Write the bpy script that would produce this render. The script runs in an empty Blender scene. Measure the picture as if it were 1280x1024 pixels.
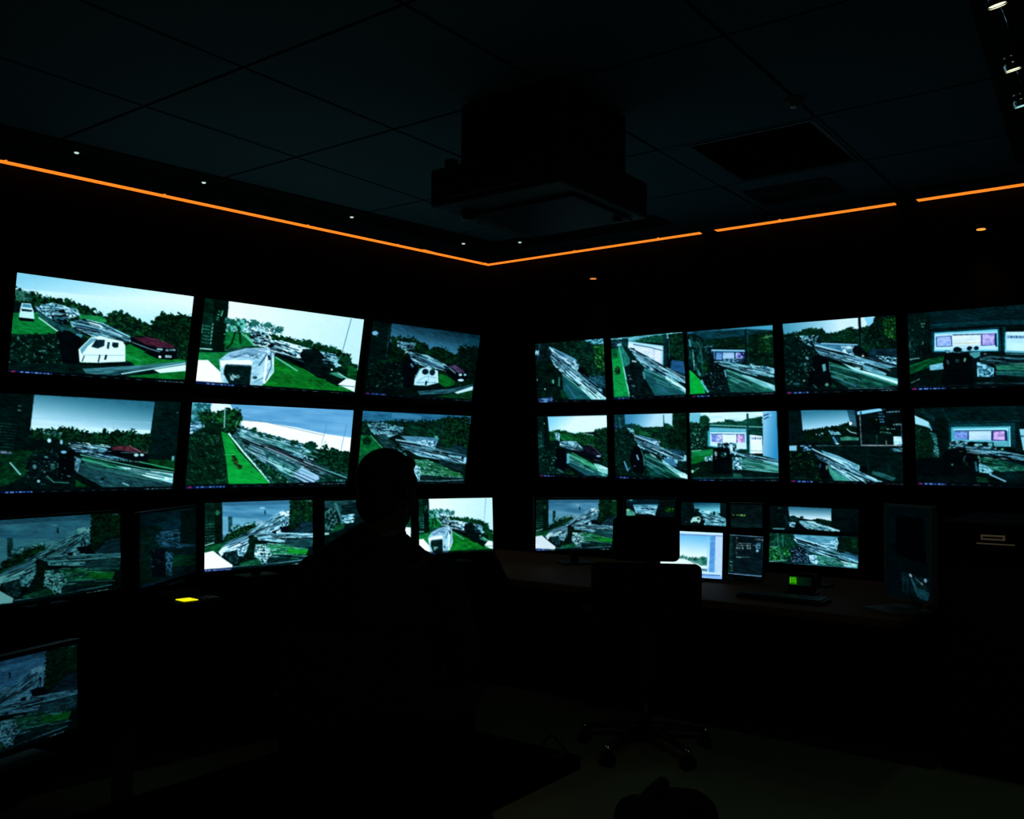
import bpy, bmesh, math, random
import numpy as np
from mathutils import Vector, Matrix

S = bpy.context.scene
COL = S.collection
PI = math.pi

# ---------------------------------------------------------------- camera, world, exposure
EYE = 1.4
cam_d = bpy.data.cameras.new('camera'); cam = bpy.data.objects.new('camera', cam_d); COL.objects.link(cam)
cam_d.sensor_fit = 'HORIZONTAL'; cam_d.sensor_width = 36.0; cam_d.lens = 36.0 * 1150.0 / 1280.0
cam_d.clip_start = 0.05; cam_d.clip_end = 60
pitch = math.atan(58.0 / 1150.0); roll = math.atan(0.0082)
fw = Vector((0, math.cos(pitch), math.sin(pitch))); rt = Vector((1, 0, 0)); up = rt.cross(fw)
r2 = rt * math.cos(roll) + up * math.sin(roll); u2 = up * math.cos(roll) - rt * math.sin(roll)
cam.matrix_world = Matrix(((r2.x, u2.x, -fw.x, 0), (r2.y, u2.y, -fw.y, 0), (r2.z, u2.z, -fw.z, EYE), (0, 0, 0, 1)))
S.camera = cam
w = bpy.data.worlds.new('world'); S.world = w; w.use_nodes = True
w.node_tree.nodes['Background'].inputs[0].default_value = (0, 0, 0, 1)
w.node_tree.nodes['Background'].inputs[1].default_value = 0.0
S.view_settings.view_transform = 'Standard'; S.view_settings.look = 'None'
S.view_settings.exposure = 0.0; S.view_settings.gamma = 1.0; S.view_settings.use_curve_mapping = False

al = bpy.data.lights.new('rear_fill_light', 'AREA'); al.shape = 'RECTANGLE'; al.size = 1.6; al.size_y = .5; al.energy = 6.0; al.color = (.78, 1.0, .74)  # unseen soft fill, added behind the camera to brighten the floor
ao = bpy.data.objects.new('rear_fill_light', al); COL.objects.link(ao); ao.location = (.6, -1.0, 2.85); ao.rotation_euler = (math.radians(48), 0, math.radians(-8))

# ---------------------------------------------------------------- frames of the two walls that meet in the corner
CORNER = Vector((-0.21, 7.6, 0)); CEIL = 2.98
yL, yR = math.radians(44.72), math.radians(53.21)
dL = Vector((-math.sin(yL), -math.cos(yL), 0)); nL = Vector((math.cos(yL), -math.sin(yL), 0))
dR = Vector((math.sin(yR), -math.cos(yR), 0)); nR = Vector((-math.cos(yR), -math.sin(yR), 0))
def LP(s, off, z=0.0): return CORNER + dL * s + nL * off + Vector((0, 0, z))
def RP(s, off, z=0.0): return CORNER + dR * s + nR * off + Vector((0, 0, z))
def mitre(a, z=0.0):           # point that lies A off both walls
    m = np.array([[nL.x, nL.y], [nR.x, nR.y]]); v = np.linalg.solve(m, [a, a])
    return Vector((CORNER.x + v[0], CORNER.y + v[1], z))

# ---------------------------------------------------------------- materials
def mat(name, col, rough=0.6, metal=0.0, spec=0.5, emit=None, es=0.0, bump=None, vary=None):
    m = bpy.data.materials.new(name); m.use_nodes = True
    nt = m.node_tree; b = nt.nodes['Principled BSDF']
    b.inputs['Base Color'].default_value = (*col, 1); b.inputs['Roughness'].default_value = rough
    b.inputs['Metallic'].default_value = metal; b.inputs['Specular IOR Level'].default_value = spec
    if emit:
        b.inputs['Emission Color'].default_value = (*emit, 1); b.inputs['Emission Strength'].default_value = es
    tc = nt.nodes.new('ShaderNodeTexCoord')
    if vary:
        n = nt.nodes.new('ShaderNodeTexNoise'); n.inputs['Scale'].default_value = vary[0]; n.inputs['Detail'].default_value = 4
        mp = nt.nodes.new('ShaderNodeMapping'); mp.inputs['Scale'].default_value = vary[2] if len(vary) > 2 else (1, 1, 1)
        mx = nt.nodes.new('ShaderNodeMix'); mx.data_type = 'RGBA'
        mx.inputs['A'].default_value = (*[c * (1 - vary[1]) for c in col], 1); mx.inputs['B'].default_value = (*[min(1, c * (1 + vary[1])) for c in col], 1)
        nt.links.new(tc.outputs['Object'], mp.inputs['Vector']); nt.links.new(mp.outputs[0], n.inputs['Vector'])
        nt.links.new(n.outputs['Fac'], mx.inputs['Factor']); nt.links.new(mx.outputs['Result'], b.inputs['Base Color'])
    if bump:
        n = nt.nodes.new('ShaderNodeTexNoise'); n.inputs['Scale'].default_value = bump[0]
        bp = nt.nodes.new('ShaderNodeBump'); bp.inputs['Strength'].default_value = bump[1]; bp.inputs['Distance'].default_value = 0.01
        nt.links.new(tc.outputs['Object'], n.inputs['Vector']); nt.links.new(n.outputs['Fac'], bp.inputs['Height']); nt.links.new(bp.outputs[0], b.inputs['Normal'])
    return m
M = {
 'wall': mat('black_wall_paint', (0.0014, 0.0014, 0.0018), 0.9, spec=0.1, bump=(60, .1)),
 'ceil': mat('ceiling_panel_paint', (0.045, 0.105, 0.125), 0.85, spec=0.15, vary=(3, .12)),
 'void': mat('ceiling_void', (0.004, 0.004, 0.004), 0.95, spec=0.05),
 'floor': mat('floor_vinyl', (0.20, 0.26, 0.17), 0.75, spec=0.15, vary=(2.5, .18)),
 'black': mat('black_plastic', (0.006, 0.006, 0.007), 0.55, spec=0.12),
 'bezel': mat('bezel_plastic', (0.005, 0.005, 0.006), 0.5, spec=0.1),
 'metal': mat('dark_metal', (0.02, 0.02, 0.022), 0.45, 0.6),
 'slot': mat('slot_lining', (0.004, 0.004, 0.004), 0.8, spec=0.1),
 'chrome': mat('chrome', (0.75, 0.75, 0.76), 0.12, 1.0),
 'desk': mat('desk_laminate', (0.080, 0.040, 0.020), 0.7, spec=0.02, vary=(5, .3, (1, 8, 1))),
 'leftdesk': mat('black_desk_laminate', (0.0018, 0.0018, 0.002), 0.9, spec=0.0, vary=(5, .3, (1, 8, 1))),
 'panel': mat('desk_panel', (0.003, 0.003, 0.003), 0.7, spec=0.1, vary=(6, .3)),
 'table': mat('table_top_black', (0.006, 0.006, 0.006), 0.7, spec=0.08, vary=(6, .2)),
 'fabric': mat('chair_fabric', (0.006, 0.006, 0.007), 0.95, spec=0.05, bump=(220, .3)),
 'suit': mat('suit_cloth', (0.006, 0.006, 0.008), 0.95, spec=0.05, bump=(260, .2)),
 'skin': mat('skin', (0.030, 0.018, 0.013), 0.7, spec=0.1),
 'hair': mat('hair', (0.004, 0.003, 0.003), 0.8, spec=0.1, bump=(120, .4)),
 'shirt': mat('shirt_cloth', (0.05, 0.05, 0.055), 0.9, spec=0.1),
 'grey': mat('grey_plastic', (0.045, 0.06, 0.06), 0.5, spec=0.2),
 'orange': mat('orange_led_strip', (0.02, 0.01, 0.0), 0.5, emit=(1.0, 0.235, 0.018), es=1.15),
 'pale': mat('downlight_lens', (0.1, 0.1, 0.1), 0.4, emit=(0.62, 0.85, 0.80), es=0.85),
 'bright': mat('spotlight_lens', (0.1, 0.1, 0.1), 0.4, emit=(1.0, 1.0, 0.68), es=1.3),
 'cool': mat('cool_spotlight_lens', (0.1, 0.1, 0.1), 0.4, emit=(0.45, 0.95, 0.95), es=1.0),
 'amber': mat('amber_lens', (0.1, 0.05, 0.0), 0.4, emit=(1.0, 0.42, 0.06), es=1.0),
 'dimamber': mat('dim_amber_lens', (0.1, 0.05, 0.0), 0.4, emit=(0.75, 0.25, 0.06), es=0.9),
 'metalplate': mat('brushed_plate', (0.5, 0.42, 0.32), 0.35, 0.9),
}
def glow_mat():
    m = bpy.data.materials.new('lit_screen'); m.use_nodes = True; nt = m.node_tree
    nt.nodes.remove(nt.nodes['Principled BSDF'])
    at = nt.nodes.new('ShaderNodeAttribute'); at.attribute_name = 'picture'
    em = nt.nodes.new('ShaderNodeEmission'); em.inputs['Strength'].default_value = 1.0
    nt.links.new(at.outputs['Color'], em.inputs['Color'])
    nt.links.new(em.outputs[0], nt.nodes['Material Output'].inputs['Surface'])
    return m
M['glow'] = glow_mat()

# ---------------------------------------------------------------- mesh helpers
def link(name, me, m=None, parent=None, loc=None):
    o = bpy.data.objects.new(name, me); COL.objects.link(o)
    if m is not None: me.materials.append(M[m] if isinstance(m, str) else m)
    if parent is not None: o.parent = parent
    if loc is not None: o.location = loc
    return o
def obj(name, bm, m, parent=None, smooth=False, loc=None):
    bmesh.ops.recalc_face_normals(bm, faces=bm.faces[:])
    me = bpy.data.meshes.new(name)
    if smooth:
        for f in bm.faces: f.smooth = True
    bm.to_mesh(me); bm.free()
    return link(name, me, m, parent, loc)
def thing(name, label, cat, loc=(0, 0, 0), rotz=0.0, group=None):
    o = bpy.data.objects.new(name, None); COL.objects.link(o); o.empty_display_size = 0.1
    o.location = loc; o.rotation_euler = (0, 0, rotz); tag(o, label, cat, group); return o
def tag(o, label, cat, group=None):
    o['label'] = label; o['category'] = cat
    if group: o['group'] = group
    return o
def struct(name, bm, m, loc=None):
    o = obj(name, bm, m, None, loc=loc); o['kind'] = 'structure'; return o
def box(bm, c, size, rot=None, bev=0.0):
    r = bmesh.ops.create_cube(bm, size=1.0)
    mm = Matrix.Translation(Vector(c)) @ (rot.to_4x4() if rot is not None else Matrix()) @ Matrix.Diagonal((*size, 1))
    bmesh.ops.transform(bm, matrix=mm, verts=r['verts'])
    if bev:
        es = list({e for v in r['verts'] for e in v.link_edges})
        bmesh.ops.bevel(bm, geom=es, offset=bev, segments=3, profile=0.5, affect='EDGES', clamp_overlap=True)
    return bm
def prism(bm, pts, z0, z1):
    a = [bm.verts.new((p[0], p[1], z0)) for p in pts]; b = [bm.verts.new((p[0], p[1], z1)) for p in pts]
    n = len(pts); bm.faces.new(a[::-1]); bm.faces.new(b)
    for i in range(n): bm.faces.new((a[i], a[(i + 1) % n], b[(i + 1) % n], b[i]))
    return bm
def cyl(bm, p0, p1, r0, r1=None, n=20, caps=True):
    p0, p1 = Vector(p0), Vector(p1); r1 = r0 if r1 is None else r1
    d = p1 - p0; q = Vector((0, 0, 1)).rotation_difference(d.normalized())
    r = bmesh.ops.create_cone(bm, cap_ends=caps, segments=n, radius1=r0, radius2=r1, depth=d.length)
    bmesh.ops.transform(bm, matrix=Matrix.Translation((p0 + p1) / 2) @ q.to_matrix().to_4x4(), verts=r['verts'])
    return bm
def tube(bm, pts, r, n=10):
    pts = [Vector(p) for p in pts]; rings = []
    for i, p in enumerate(pts):
        d = (pts[min(i + 1, len(pts) - 1)] - pts[max(i - 1, 0)]).normalized()
        q = Vector((0, 0, 1)).rotation_difference(d)
        rr = r[i] if isinstance(r, (list, tuple)) else r
        rings.append([bm.verts.new(p + q @ Vector((rr * math.cos(2 * PI * k / n), rr * math.sin(2 * PI * k / n), 0))) for k in range(n)])
    for a, b in zip(rings, rings[1:]):
        for k in range(n): bm.faces.new((a[k], a[(k + 1) % n], b[(k + 1) % n], b[k]))
    bm.faces.new(rings[0][::-1]); bm.faces.new(rings[-1]); return bm
def ball(bm, c, size, seg=16, rot=None):
    r = bmesh.ops.create_uvsphere(bm, u_segments=seg, v_segments=max(8, seg // 2 + 2), radius=1.0)
    mm = Matrix.Translation(Vector(c)) @ (rot.to_4x4() if rot is not None else Matrix()) @ Matrix.Diagonal((*size, 1))
    bmesh.ops.transform(bm, matrix=mm, verts=r['verts']); return bm
def B(): return bmesh.new()

# ---------------------------------------------------------------- room shell
Lend, Rend = LP(9.2, 0), RP(8.4, 0)
room = [CORNER, Lend, Vector((Lend.x, -2.2, 0)), Vector((Rend.x, -2.2, 0)), Rend]
struct('floor', prism(B(), room, -0.1, 0.0), 'floor')
def wall(name, a, b, nrm):
    t = nrm * -0.12
    return struct(name, prism(B(), [a, b, b + t, a + t], 0.0, CEIL + 0.35), 'wall')
wall('wall_left', CORNER, Lend, nL)
wall('wall_right', CORNER, Rend, nR)
wall('wall_left_rear', Lend, room[2], Vector((1, 0, 0)))
wall('wall_back', room[2], room[3], Vector((0, 1, 0)))
wall('wall_right_rear', room[3], Rend, Vector((-1, 0, 0)))
# ceiling: square panels laid out from the right wall with open seams, a dark void slab above them
def clip(poly, a, b, c):       # keep a*x+b*y+c >= 0
    out = []
    for i, p in enumerate(poly):
        q = poly[(i + 1) % len(poly)]; fp = a * p[0] + b * p[1] + c; fq = a * q[0] + b * q[1] + c
        if fp >= 0: out.append(p)
        if fp * fq < 0:
            t = fp / (fp - fq); out.append((p[0] + (q[0] - p[0]) * t, p[1] + (q[1] - p[1]) * t))
    return out
inner = [mitre(0.066), LP(9.2, 0.066), Vector((Lend.x, -2.2, 0)), Vector((Rend.x, -2.2, 0)), RP(8.4, 0.066)]
def inside_edges(poly):
    for i in range(len(inner)):
        a, b = inner[i], inner[(i + 1) % len(inner)]; ex, ey = b.x - a.x, b.y - a.y
        A, Bc = -ey, ex; Cc = -(A * a.x + Bc * a.y)
        cx = sum(p.x for p in inner) / 5; cy = sum(p.y for p in inner) / 5
        if A * cx + Bc * cy + Cc < 0: A, Bc, Cc = -A, -Bc, -Cc
        poly = clip(poly, A, Bc, Cc)
        if len(poly) < 3: return []
    return poly
s_lines = [-6.6, -5.5, -4.6, -3.7, -2.8, -1.9, -0.95, -0.03, 0.9, 1.62, 2.52, 3.33, 4.25, 5.15, 6.0, 6.9, 7.8, 8.7, 9.6]
o_lines = [-1.0, 0.1, 1.0, 1.78, 2.79, 3.67, 4.55, 5.45, 6.35, 7.25, 8.15, 9.05, 10.0, 11.0]
bm = B(); g = 0.009
for s0, s1 in zip(s_lines, s_lines[1:]):
    for o0, o1 in zip(o_lines, o_lines[1:]):
        if abs(s0 - 2.52) < .01 and abs(o0 - 1.0) < .01: continue      # the open return-air grille sits in this bay
        q = [RP(s0 + g, o0 + g), RP(s1 - g, o0 + g), RP(s1 - g, o1 - g), RP(s0 + g, o1 - g)]
        q = inside_edges([(p.x, p.y) for p in q])
        if len(q) >= 3: prism(bm, q, CEIL, CEIL + 0.02)
# bay around the grille
for a in ((2.52, 1.0, 2.66, 1.78), (3.31, 1.0, 3.33, 1.78), (2.66, 1.0, 3.31, 1.02), (2.66, 1.76, 3.31, 1.78)):
    q = [RP(a[0] + .002, a[1] + .002), RP(a[2] - .002, a[1] + .002), RP(a[2] - .002, a[3] - .002), RP(a[0] + .002, a[3] - .002)]
    prism(bm, [(p.x, p.y) for p in q], CEIL, CEIL + 0.02)
struct('ceiling', bm, 'ceil')
struct('ceiling_void', prism(B(), room, CEIL + 0.35, CEIL + 0.40), 'void')
# ---------------------------------------------------------------- what the screens show: painted on a fine grid of each screen
def vn(x, y, seed):
    xi = np.floor(x).astype(np.int64); yi = np.floor(y).astype(np.int64); fx = x - xi; fy = y - yi
    fx = fx * fx * (3 - 2 * fx); fy = fy * fy * (3 - 2 * fy)
    def h(a, b):
        n = (a * 374761393 + b * 668265263 + seed * 1442695041) & 0x7fffffff
        n = ((n ^ (n >> 13)) * 1274126177) & 0x7fffffff
        return ((n ^ (n >> 16)) & 0xffff) / 65535.0
    return (h(xi, yi) * (1 - fx) + h(xi + 1, yi) * fx) * (1 - fy) + (h(xi, yi + 1) * (1 - fx) + h(xi + 1, yi + 1) * fx) * fy
def fbm(x, y, seed, octv=3):
    s = 0; a = 0.55; t = 0
    for k in range(octv): s = s + a * vn(x * 2 ** k, y * 2 ** k, seed + 17 * k); t += a; a *= 0.55
    return np.clip((s / t - 0.5) * 1.9 + 0.5, 0, 1)
def homography(src, dst):
    A = []; b = []
    for (x, y), (u, v) in zip(src, dst):
        A.append([x, y, 1, 0, 0, 0, -u * x, -u * y]); b.append(u)
        A.append([0, 0, 0, x, y, 1, -v * x, -v * y]); b.append(v)
    return np.append(np.linalg.solve(np.array(A, float), np.array(b, float)), 1).reshape(3, 3)
class Pic:
    """A picture in the coordinates of a magnified reference crop (origin OX, OY, scale SC), sampled over the screen's own u, v."""
    def __init__(s, corners, crop, base=(2, 10, 12), dens=1.7):
        ox, oy, sc = crop; c = np.array(corners, float)
        wpx = max(np.hypot(*(c[1] - c[0])), np.hypot(*(c[2] - c[3]))); hpx = max(np.hypot(*(c[3] - c[0])), np.hypot(*(c[2] - c[1])))
        s.nu = int(wpx * dens) + 2; s.nv = int(hpx * dens) + 2; s.sc = sc; s.seed = int(ox * 7 + oy * 3)
        u, v = np.meshgrid(np.linspace(0, 1, s.nu), np.linspace(0, 1, s.nv))
        Hm = homography([(0, 0), (1, 0), (1, 1), (0, 1)], c); d = Hm[2, 0] * u + Hm[2, 1] * v + 1
        s.X = ((Hm[0, 0] * u + Hm[0, 1] * v + Hm[0, 2]) / d - ox) * sc; s.Y = ((Hm[1, 0] * u + Hm[1, 1] * v + Hm[1, 2]) / d - oy) * sc
        s.u, s.v = u, v; s.im = np.empty((s.nv, s.nu, 3)); s.im[:] = base
    def _sel(s, pts, pad):
        p = np.array(pts, float)
        m = (s.X > p[:, 0].min() - pad) & (s.X < p[:, 0].max() + pad) & (s.Y > p[:, 1].min() - pad) & (s.Y < p[:, 1].max() + pad)
        return m, p
    def _in(s, p, x, y):
        r = np.zeros(x.shape, bool); n = len(p)
        for i in range(n):
            x0, y0 = p[i]; x1, y1 = p[(i + 1) % n]
            if y0 == y1: continue
            r ^= ((y0 > y) != (y1 > y)) & (x < (x1 - x0) * (y - y0) / (y1 - y0) + x0)
        return r
    def noise(s, x, y, n, seed):
        sx, sy = n[0], n[1]; a = math.radians(n[2]) if len(n) > 2 else 0; ca, sa = math.cos(a), math.sin(a)
        return fbm((x * ca + y * sa) / sx, (-x * sa + y * ca) / sy, seed)
    def fill(s, pts, c1, c2=None, n=(20, 20), thr=None, soft=.12, rag=None, a=1.0, g=None, c3=None, thr3=.75):
        """Polygon PTS in colour C1; with C2 mottled by noise N (size along, across, angle); RAG roughens the outline; G = (x0, y0, x1, y1) makes it a ramp C1 -> C2."""
        if pts is None: pts = [(-1e4, -1e4), (1e4, -1e4), (1e4, 1e4), (-1e4, 1e4)]
        s.seed += 5; m, p = s._sel(pts, rag[0] if rag else 2)
        if not m.any(): return s
        x, y = s.X[m], s.Y[m]; xx, yy = x, y
        if rag:
            xx = x + (fbm(x / rag[1], y / rag[1], s.seed + 1) - .5) * 2 * rag[0]; yy = y + (fbm(x / rag[1], y / rag[1], s.seed + 2) - .5) * 2 * rag[0]
        q = (s.sc / 1.7) * .25
        k = (s._in(p, xx - q, yy - q).astype(float) + s._in(p, xx + q, yy - q) + s._in(p, xx - q, yy + q) + s._in(p, xx + q, yy + q)) / 4
        c = np.array(c1, float)[None, :].repeat(len(x), 0)
        if g:
            x0, y0, x1, y1 = g; t = np.clip(((x - x0) * (x1 - x0) + (y - y0) * (y1 - y0)) / ((x1 - x0) ** 2 + (y1 - y0) ** 2), 0, 1)[:, None]
            c = c * (1 - t) + np.array(c2, float) * t
        elif c2 is not None:
            t = s.noise(x, y, n, s.seed)
            if thr is not None: t = np.clip((t - thr + soft) / (2 * soft), 0, 1)
            c = c * (1 - t[:, None]) + np.array(c2, float) * t[:, None]
            if c3 is not None:
                t = np.clip((s.noise(x, y, (n[0] * .6, n[1] * .6) + tuple(n[2:]), s.seed + 77) - thr3 + .06) / .12, 0, 1)[:, None]; c = c * (1 - t) + np.array(c3, float) * t
        k = (k * a)[:, None]; s.im[m] = s.im[m] * (1 - k) + c * k; return s
    def line(s, pts, w, col, a=1.0, c2=None, n=(10, 10)):
        for (x0, y0), (x1, y1) in zip(pts, pts[1:]):
            L = math.hypot(x1 - x0, y1 - y0) or 1; nx, ny = -(y1 - y0) / L * w / 2, (x1 - x0) / L * w / 2
            s.fill([(x0 + nx, y0 + ny), (x1 + nx, y1 + ny), (x1 - nx, y1 - ny), (x0 - nx, y0 - ny)], col, c2, n, a=a)
        return s
    def ell(s, cx, cy, rx, ry, col, c2=None, n=(10, 10), rot=0, **k):
        r = math.radians(rot)
        s.fill([(cx + rx * math.cos(t) * math.cos(r) - ry * math.sin(t) * math.sin(r), cy + rx * math.cos(t) * math.sin(r) + ry * math.sin(t) * math.cos(r)) for t in np.linspace(0, 2 * PI, 18, endpoint=False)], col, c2, n, **k); return s
    def streaks(s, pts, n, bright=(185, 225, 240), dark=(6, 22, 32), mid=(90, 145, 165), thr=.5, a=1.0, rag=None):
        """Glinting debris: high-contrast streaks along an angle."""
        s.fill(pts, dark, mid, n, thr=thr - .1, soft=.15, a=a, rag=rag); m, p = s._sel(pts, 0)
        if m.any():
            x, y = s.X[m], s.Y[m]; t = s.noise(x, y, (n[0] * .7, n[1] * .7) + tuple(n[2:]), s.seed + 31)
            t = np.clip((t - thr + .05) / .14, 0, 1) * s._in(p, x, y) * a; s.im[m] = s.im[m] * (1 - t[:, None]) + np.array(bright, float) * t[:, None]
        return s
    def fan(s, a0, a1, b0, b1, num, w=4, cols=((180, 215, 235), (120, 170, 195), (5, 18, 30), (3, 12, 22)), seed=1, part=.55, bow=0):
        """Long thin glints and gaps that run from the edge A0-A1 to the edge B0-B1."""
        R = random.Random(seed * 31 + num)
        for k in range(num):
            f = R.random(); x0, y0 = a0[0] + (a1[0] - a0[0]) * f, a0[1] + (a1[1] - a0[1]) * f; f = min(1, max(0, f + R.uniform(-.06, .06))); x1, y1 = b0[0] + (b1[0] - b0[0]) * f, b0[1] + (b1[1] - b0[1]) * f
            t0 = R.uniform(0, 1 - part * .5) if R.random() < .8 else 0; t1 = min(1, t0 + R.uniform(.12, part)); c = R.choice(cols); q = []
            for t in (t0, (t0 + t1) / 2, t1): q.append((x0 + (x1 - x0) * t, y0 + (y1 - y0) * t + bow * 4 * t * (1 - t)))
            s.line(q, w * R.uniform(.45, 1.3), c, a=R.uniform(.6, 1))
        return s
    def specks(s, pts, num, size, cols, seed=1):
        R = random.Random(seed + s.seed); p = np.array(pts, float); t = 0; k = 0
        while k < num and t < num * 20:
            t += 1; x = R.uniform(p[:, 0].min(), p[:, 0].max()); y = R.uniform(p[:, 1].min(), p[:, 1].max())
            if s._in(p, np.array([x]), np.array([y]))[0]:
                z = size * R.uniform(.5, 1.3); s.ell(x, y, z * R.uniform(.8, 1.6), z * R.uniform(.5, 1), R.choice(cols), rot=R.uniform(0, 60), a=R.uniform(.5, 1)); k += 1
        return s
    def dashes(s, x0, y0, x1, y1, h, col, seed=3, on=(.5, 2.5), off=(.3, .9), a=1.0):
        """A row of tiny illegible characters, as small as the photo shows them."""
        R = random.Random(seed); L = math.hypot(x1 - x0, y1 - y0) or 1; t = 0
        while t < L:
            l = h * R.uniform(*on); e = min(L, t + l)
            s.line([(x0 + (x1 - x0) * t / L, y0 + (y1 - y0) * t / L), (x0 + (x1 - x0) * e / L, y0 + (y1 - y0) * e / L)], h, col, a=a * R.uniform(.6, 1)); t = e + h * R.uniform(*off)
        return s
    def bar(s, x0, y0, x1, y1, h, red=True, blue=.25, tail=True, k=1.0):
        """The task bar along the bottom edge."""
        s.line([(x0 - 30, y0 + h * .1), (x1 + 30, y1 + h * .1)], h * 1.9, (2, 10, 18)); f = lambda t: (x0 + (x1 - x0) * t, y0 + (y1 - y0) * t)
        s.line([f(.0), f(blue)], h, (8, 22, 85))
        if red: s.ell(*f(.03), h * .9, h * .4, (190 * k, 40 * k, 75 * k))
        s.dashes(*f(.07), *f(blue), h * .5, (135 * k, 170 * k, 235 * k), 5, (1, 3.5), (.5, 1.6)); s.dashes(*f(blue + .05), *f(.78), h * .22, (90 * k, 120 * k, 120 * k), 8, (6, 14), (10, 18))
        if tail: s.dashes(*f(.84), *f(.995), h * .3, (170 * k, 195 * k, 195 * k), 4, (.5, 2.5), (.4, 2))
        return s
    def shade(s, k): s.im *= k; return s
    def mesh(s, name, w, h):
        me = bpy.data.meshes.new(name); nu, nv = s.nu, s.nv
        co = np.stack([(s.u - .5) * w, np.zeros_like(s.u), (.5 - s.v) * h], -1).reshape(-1, 3).astype(np.float32)
        i = (np.arange(nv - 1)[:, None] * nu + np.arange(nu - 1)[None, :]).ravel()
        q = np.stack([i, i + nu, i + nu + 1, i + 1], 1).astype(np.int32)
        me.vertices.add(len(co)); me.vertices.foreach_set('co', co.ravel())
        me.loops.add(q.size); me.loops.foreach_set('vertex_index', q.ravel())
        me.polygons.add(len(q)); me.polygons.foreach_set('loop_start', np.arange(0, q.size, 4, dtype=np.int32))
        me.polygons.foreach_set('loop_total', np.full(len(q), 4, np.int32)); me.update(calc_edges=True)
        c = np.clip(s.im / 255, 0, 1); lin = np.where(c <= .04045, c / 12.92, ((c + .055) / 1.055) ** 2.4)
        lin = np.concatenate([lin, np.ones((nv, nu, 1))], -1).astype(np.float32)
        at = me.color_attributes.new('picture', 'FLOAT_COLOR', 'POINT'); at.data.foreach_set('color', lin.ravel())
        return me

SKY, SKYB, WHT = (212, 240, 250), (120, 185, 220), (238, 250, 255)
GRS, GRD, FOL, FOD, BLK, ROAD = (12, 125, 48), (4, 70, 34), (22, 84, 40), (2, 26, 20), (2, 9, 13), (28, 74, 80)
def tree(p, pts, rag=(14, 16), lo=FOD, hi=FOL, n=(14, 12), c3=(60, 130, 60)): p.fill(pts, lo, hi, n, thr=.55, soft=.35, rag=rag, c3=tuple(.72 * v for v in c3), thr3=.9)
P = {}
# corners of each screen in the reference (top left, top right, bottom right, bottom left) and the crop its picture was read from
Q = {
 'L1a': ([(24.4,339.1),(243.1,371),(229.5,479.3),(7.1,463)], (0,330,4.923)),
 'L1b': ([(256.8,372.8),(454,399.8),(444.3,493.1),(244,480.6)], (230,360,5.333)),
 'L1c': ([(464.4,402.6),(599.5,419.7),(590.3,502.4),(456.4,493.9)], (430,390,6.737)),
 'L2a': ([(-4,490.8),(226,501.6),(216.6,613),(-17,617)], (0,480,5.333)),
 'L2b': ([(240,503.1),(441.3,514.4),(433.8,608.1),(231.3,611.5)], (220,490,5.333)),
 'L2c': ([(453,514),(588.8,520),(580.7,603.9),(445.6,607.2)], (430,500,6.737)),
 'R1a': ([(669.5,430.3),(755.2,423),(757,499.4),(671.5,504.6)], (665,410,10.24)),
 'R1b': ([(764.2,421.5),(854.4,415.4),(857.1,498.4),(766.3,501.5)], (760,410,10.24)),
 'R1c': ([(858.6,414.9),(965.5,405.9),(969.6,494.2),(860.9,498.3)], (855,400,9.75)),
 'R1d': ([(978,405.4),(1117.3,394.5),(1125.3,487.4),(982.5,492.4)], (972,390,8.0)),
 'R1e': ([(1133.4,392),(1286,380.3),(1296,482),(1139,487.2)], (1128,375,8.19)),
 'R2a': ([(672.5,520.5),(758,519),(760.7,595.8),(673,594.8)], (665,510,10.78)),
 'R2b': ([(767.9,519.3),(860.2,517.3),(860.8,597.9),(769.5,597.9)], (763,510,10.78)),
 'R2c': ([(860.6,517),(971.7,514),(973.9,604.2),(862.5,598.5)], (857,510,10.45)),
 'R2d': ([(984.8,513.6),(1126.4,509.5),(1129.8,607.6),(988.6,603.5)], (980,505,8.258)),
 'R2e': ([(1142.5,509.2),(1294,506),(1300,611),(1146.4,609.3)], (1138,500,8.9)),
 'D': ([(-34,652.5),(150.3,641.3),(150.7,734.8),(-34,764)], (0,620,4.923)),
 'E': ([(175.5,642.3),(244.8,635.2),(244.8,713.4),(174.7,736.8)], (0,620,4.923)),
 'F': ([(256,628.1),(390.7,625.3),(391,703),(255.3,716.1)], (240,610,6.737)),
 'G': ([(405.6,625.9),(513.5,624.4),(514,691),(405.6,699)], (390,540,5.12)),
 'H': ([(524,623.6),(614.7,622.9),(617.3,688.9),(523.6,694.5)], (515,615,11.636)),
 'I': ([(-105,853),(96.3,802),(96.3,910.9),(-105,977)], (0,780,5.692)),
 'J': ([(669.7,624.7),(771.6,625),(770.7,686.6),(670,688.8)], (665,620,11.636)),
 'K': ([(782.7,624.4),(843.9,624.9),(843.9,655),(782.7,654)], (775,620,9.143)),
 'L': ([(851.6,628),(907.9,629.3),(907.3,658.3),(851.6,656)], (775,620,9.143)),
 'M': ([(912.2,630),(954.2,631.2),(952.9,660.5),(912.2,659)], (840,610,3.765)),
 'N': ([(826,662.5),(904.7,667),(901.6,723.8),(826,719)], (845,660,11.13)),
 'O': ([(912.4,668),(954.2,671.2),(952.4,722),(909.7,717)], (845,660,11.13)),
 'Q': ([(969.7,632.5),(1075.5,637.5),(1072.3,711.5),(965.6,701.8)], (960,625,9.308)),
 'R': ([(1110,628.6),(1166,633.3),(1158.6,745),(1109.4,738.8)], (1100,620,6.4)),
}
def pic(k, base=(2, 10, 12), dens=1.7): P[k] = Pic(*Q[k], base=base, dens=dens); return P[k]

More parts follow.
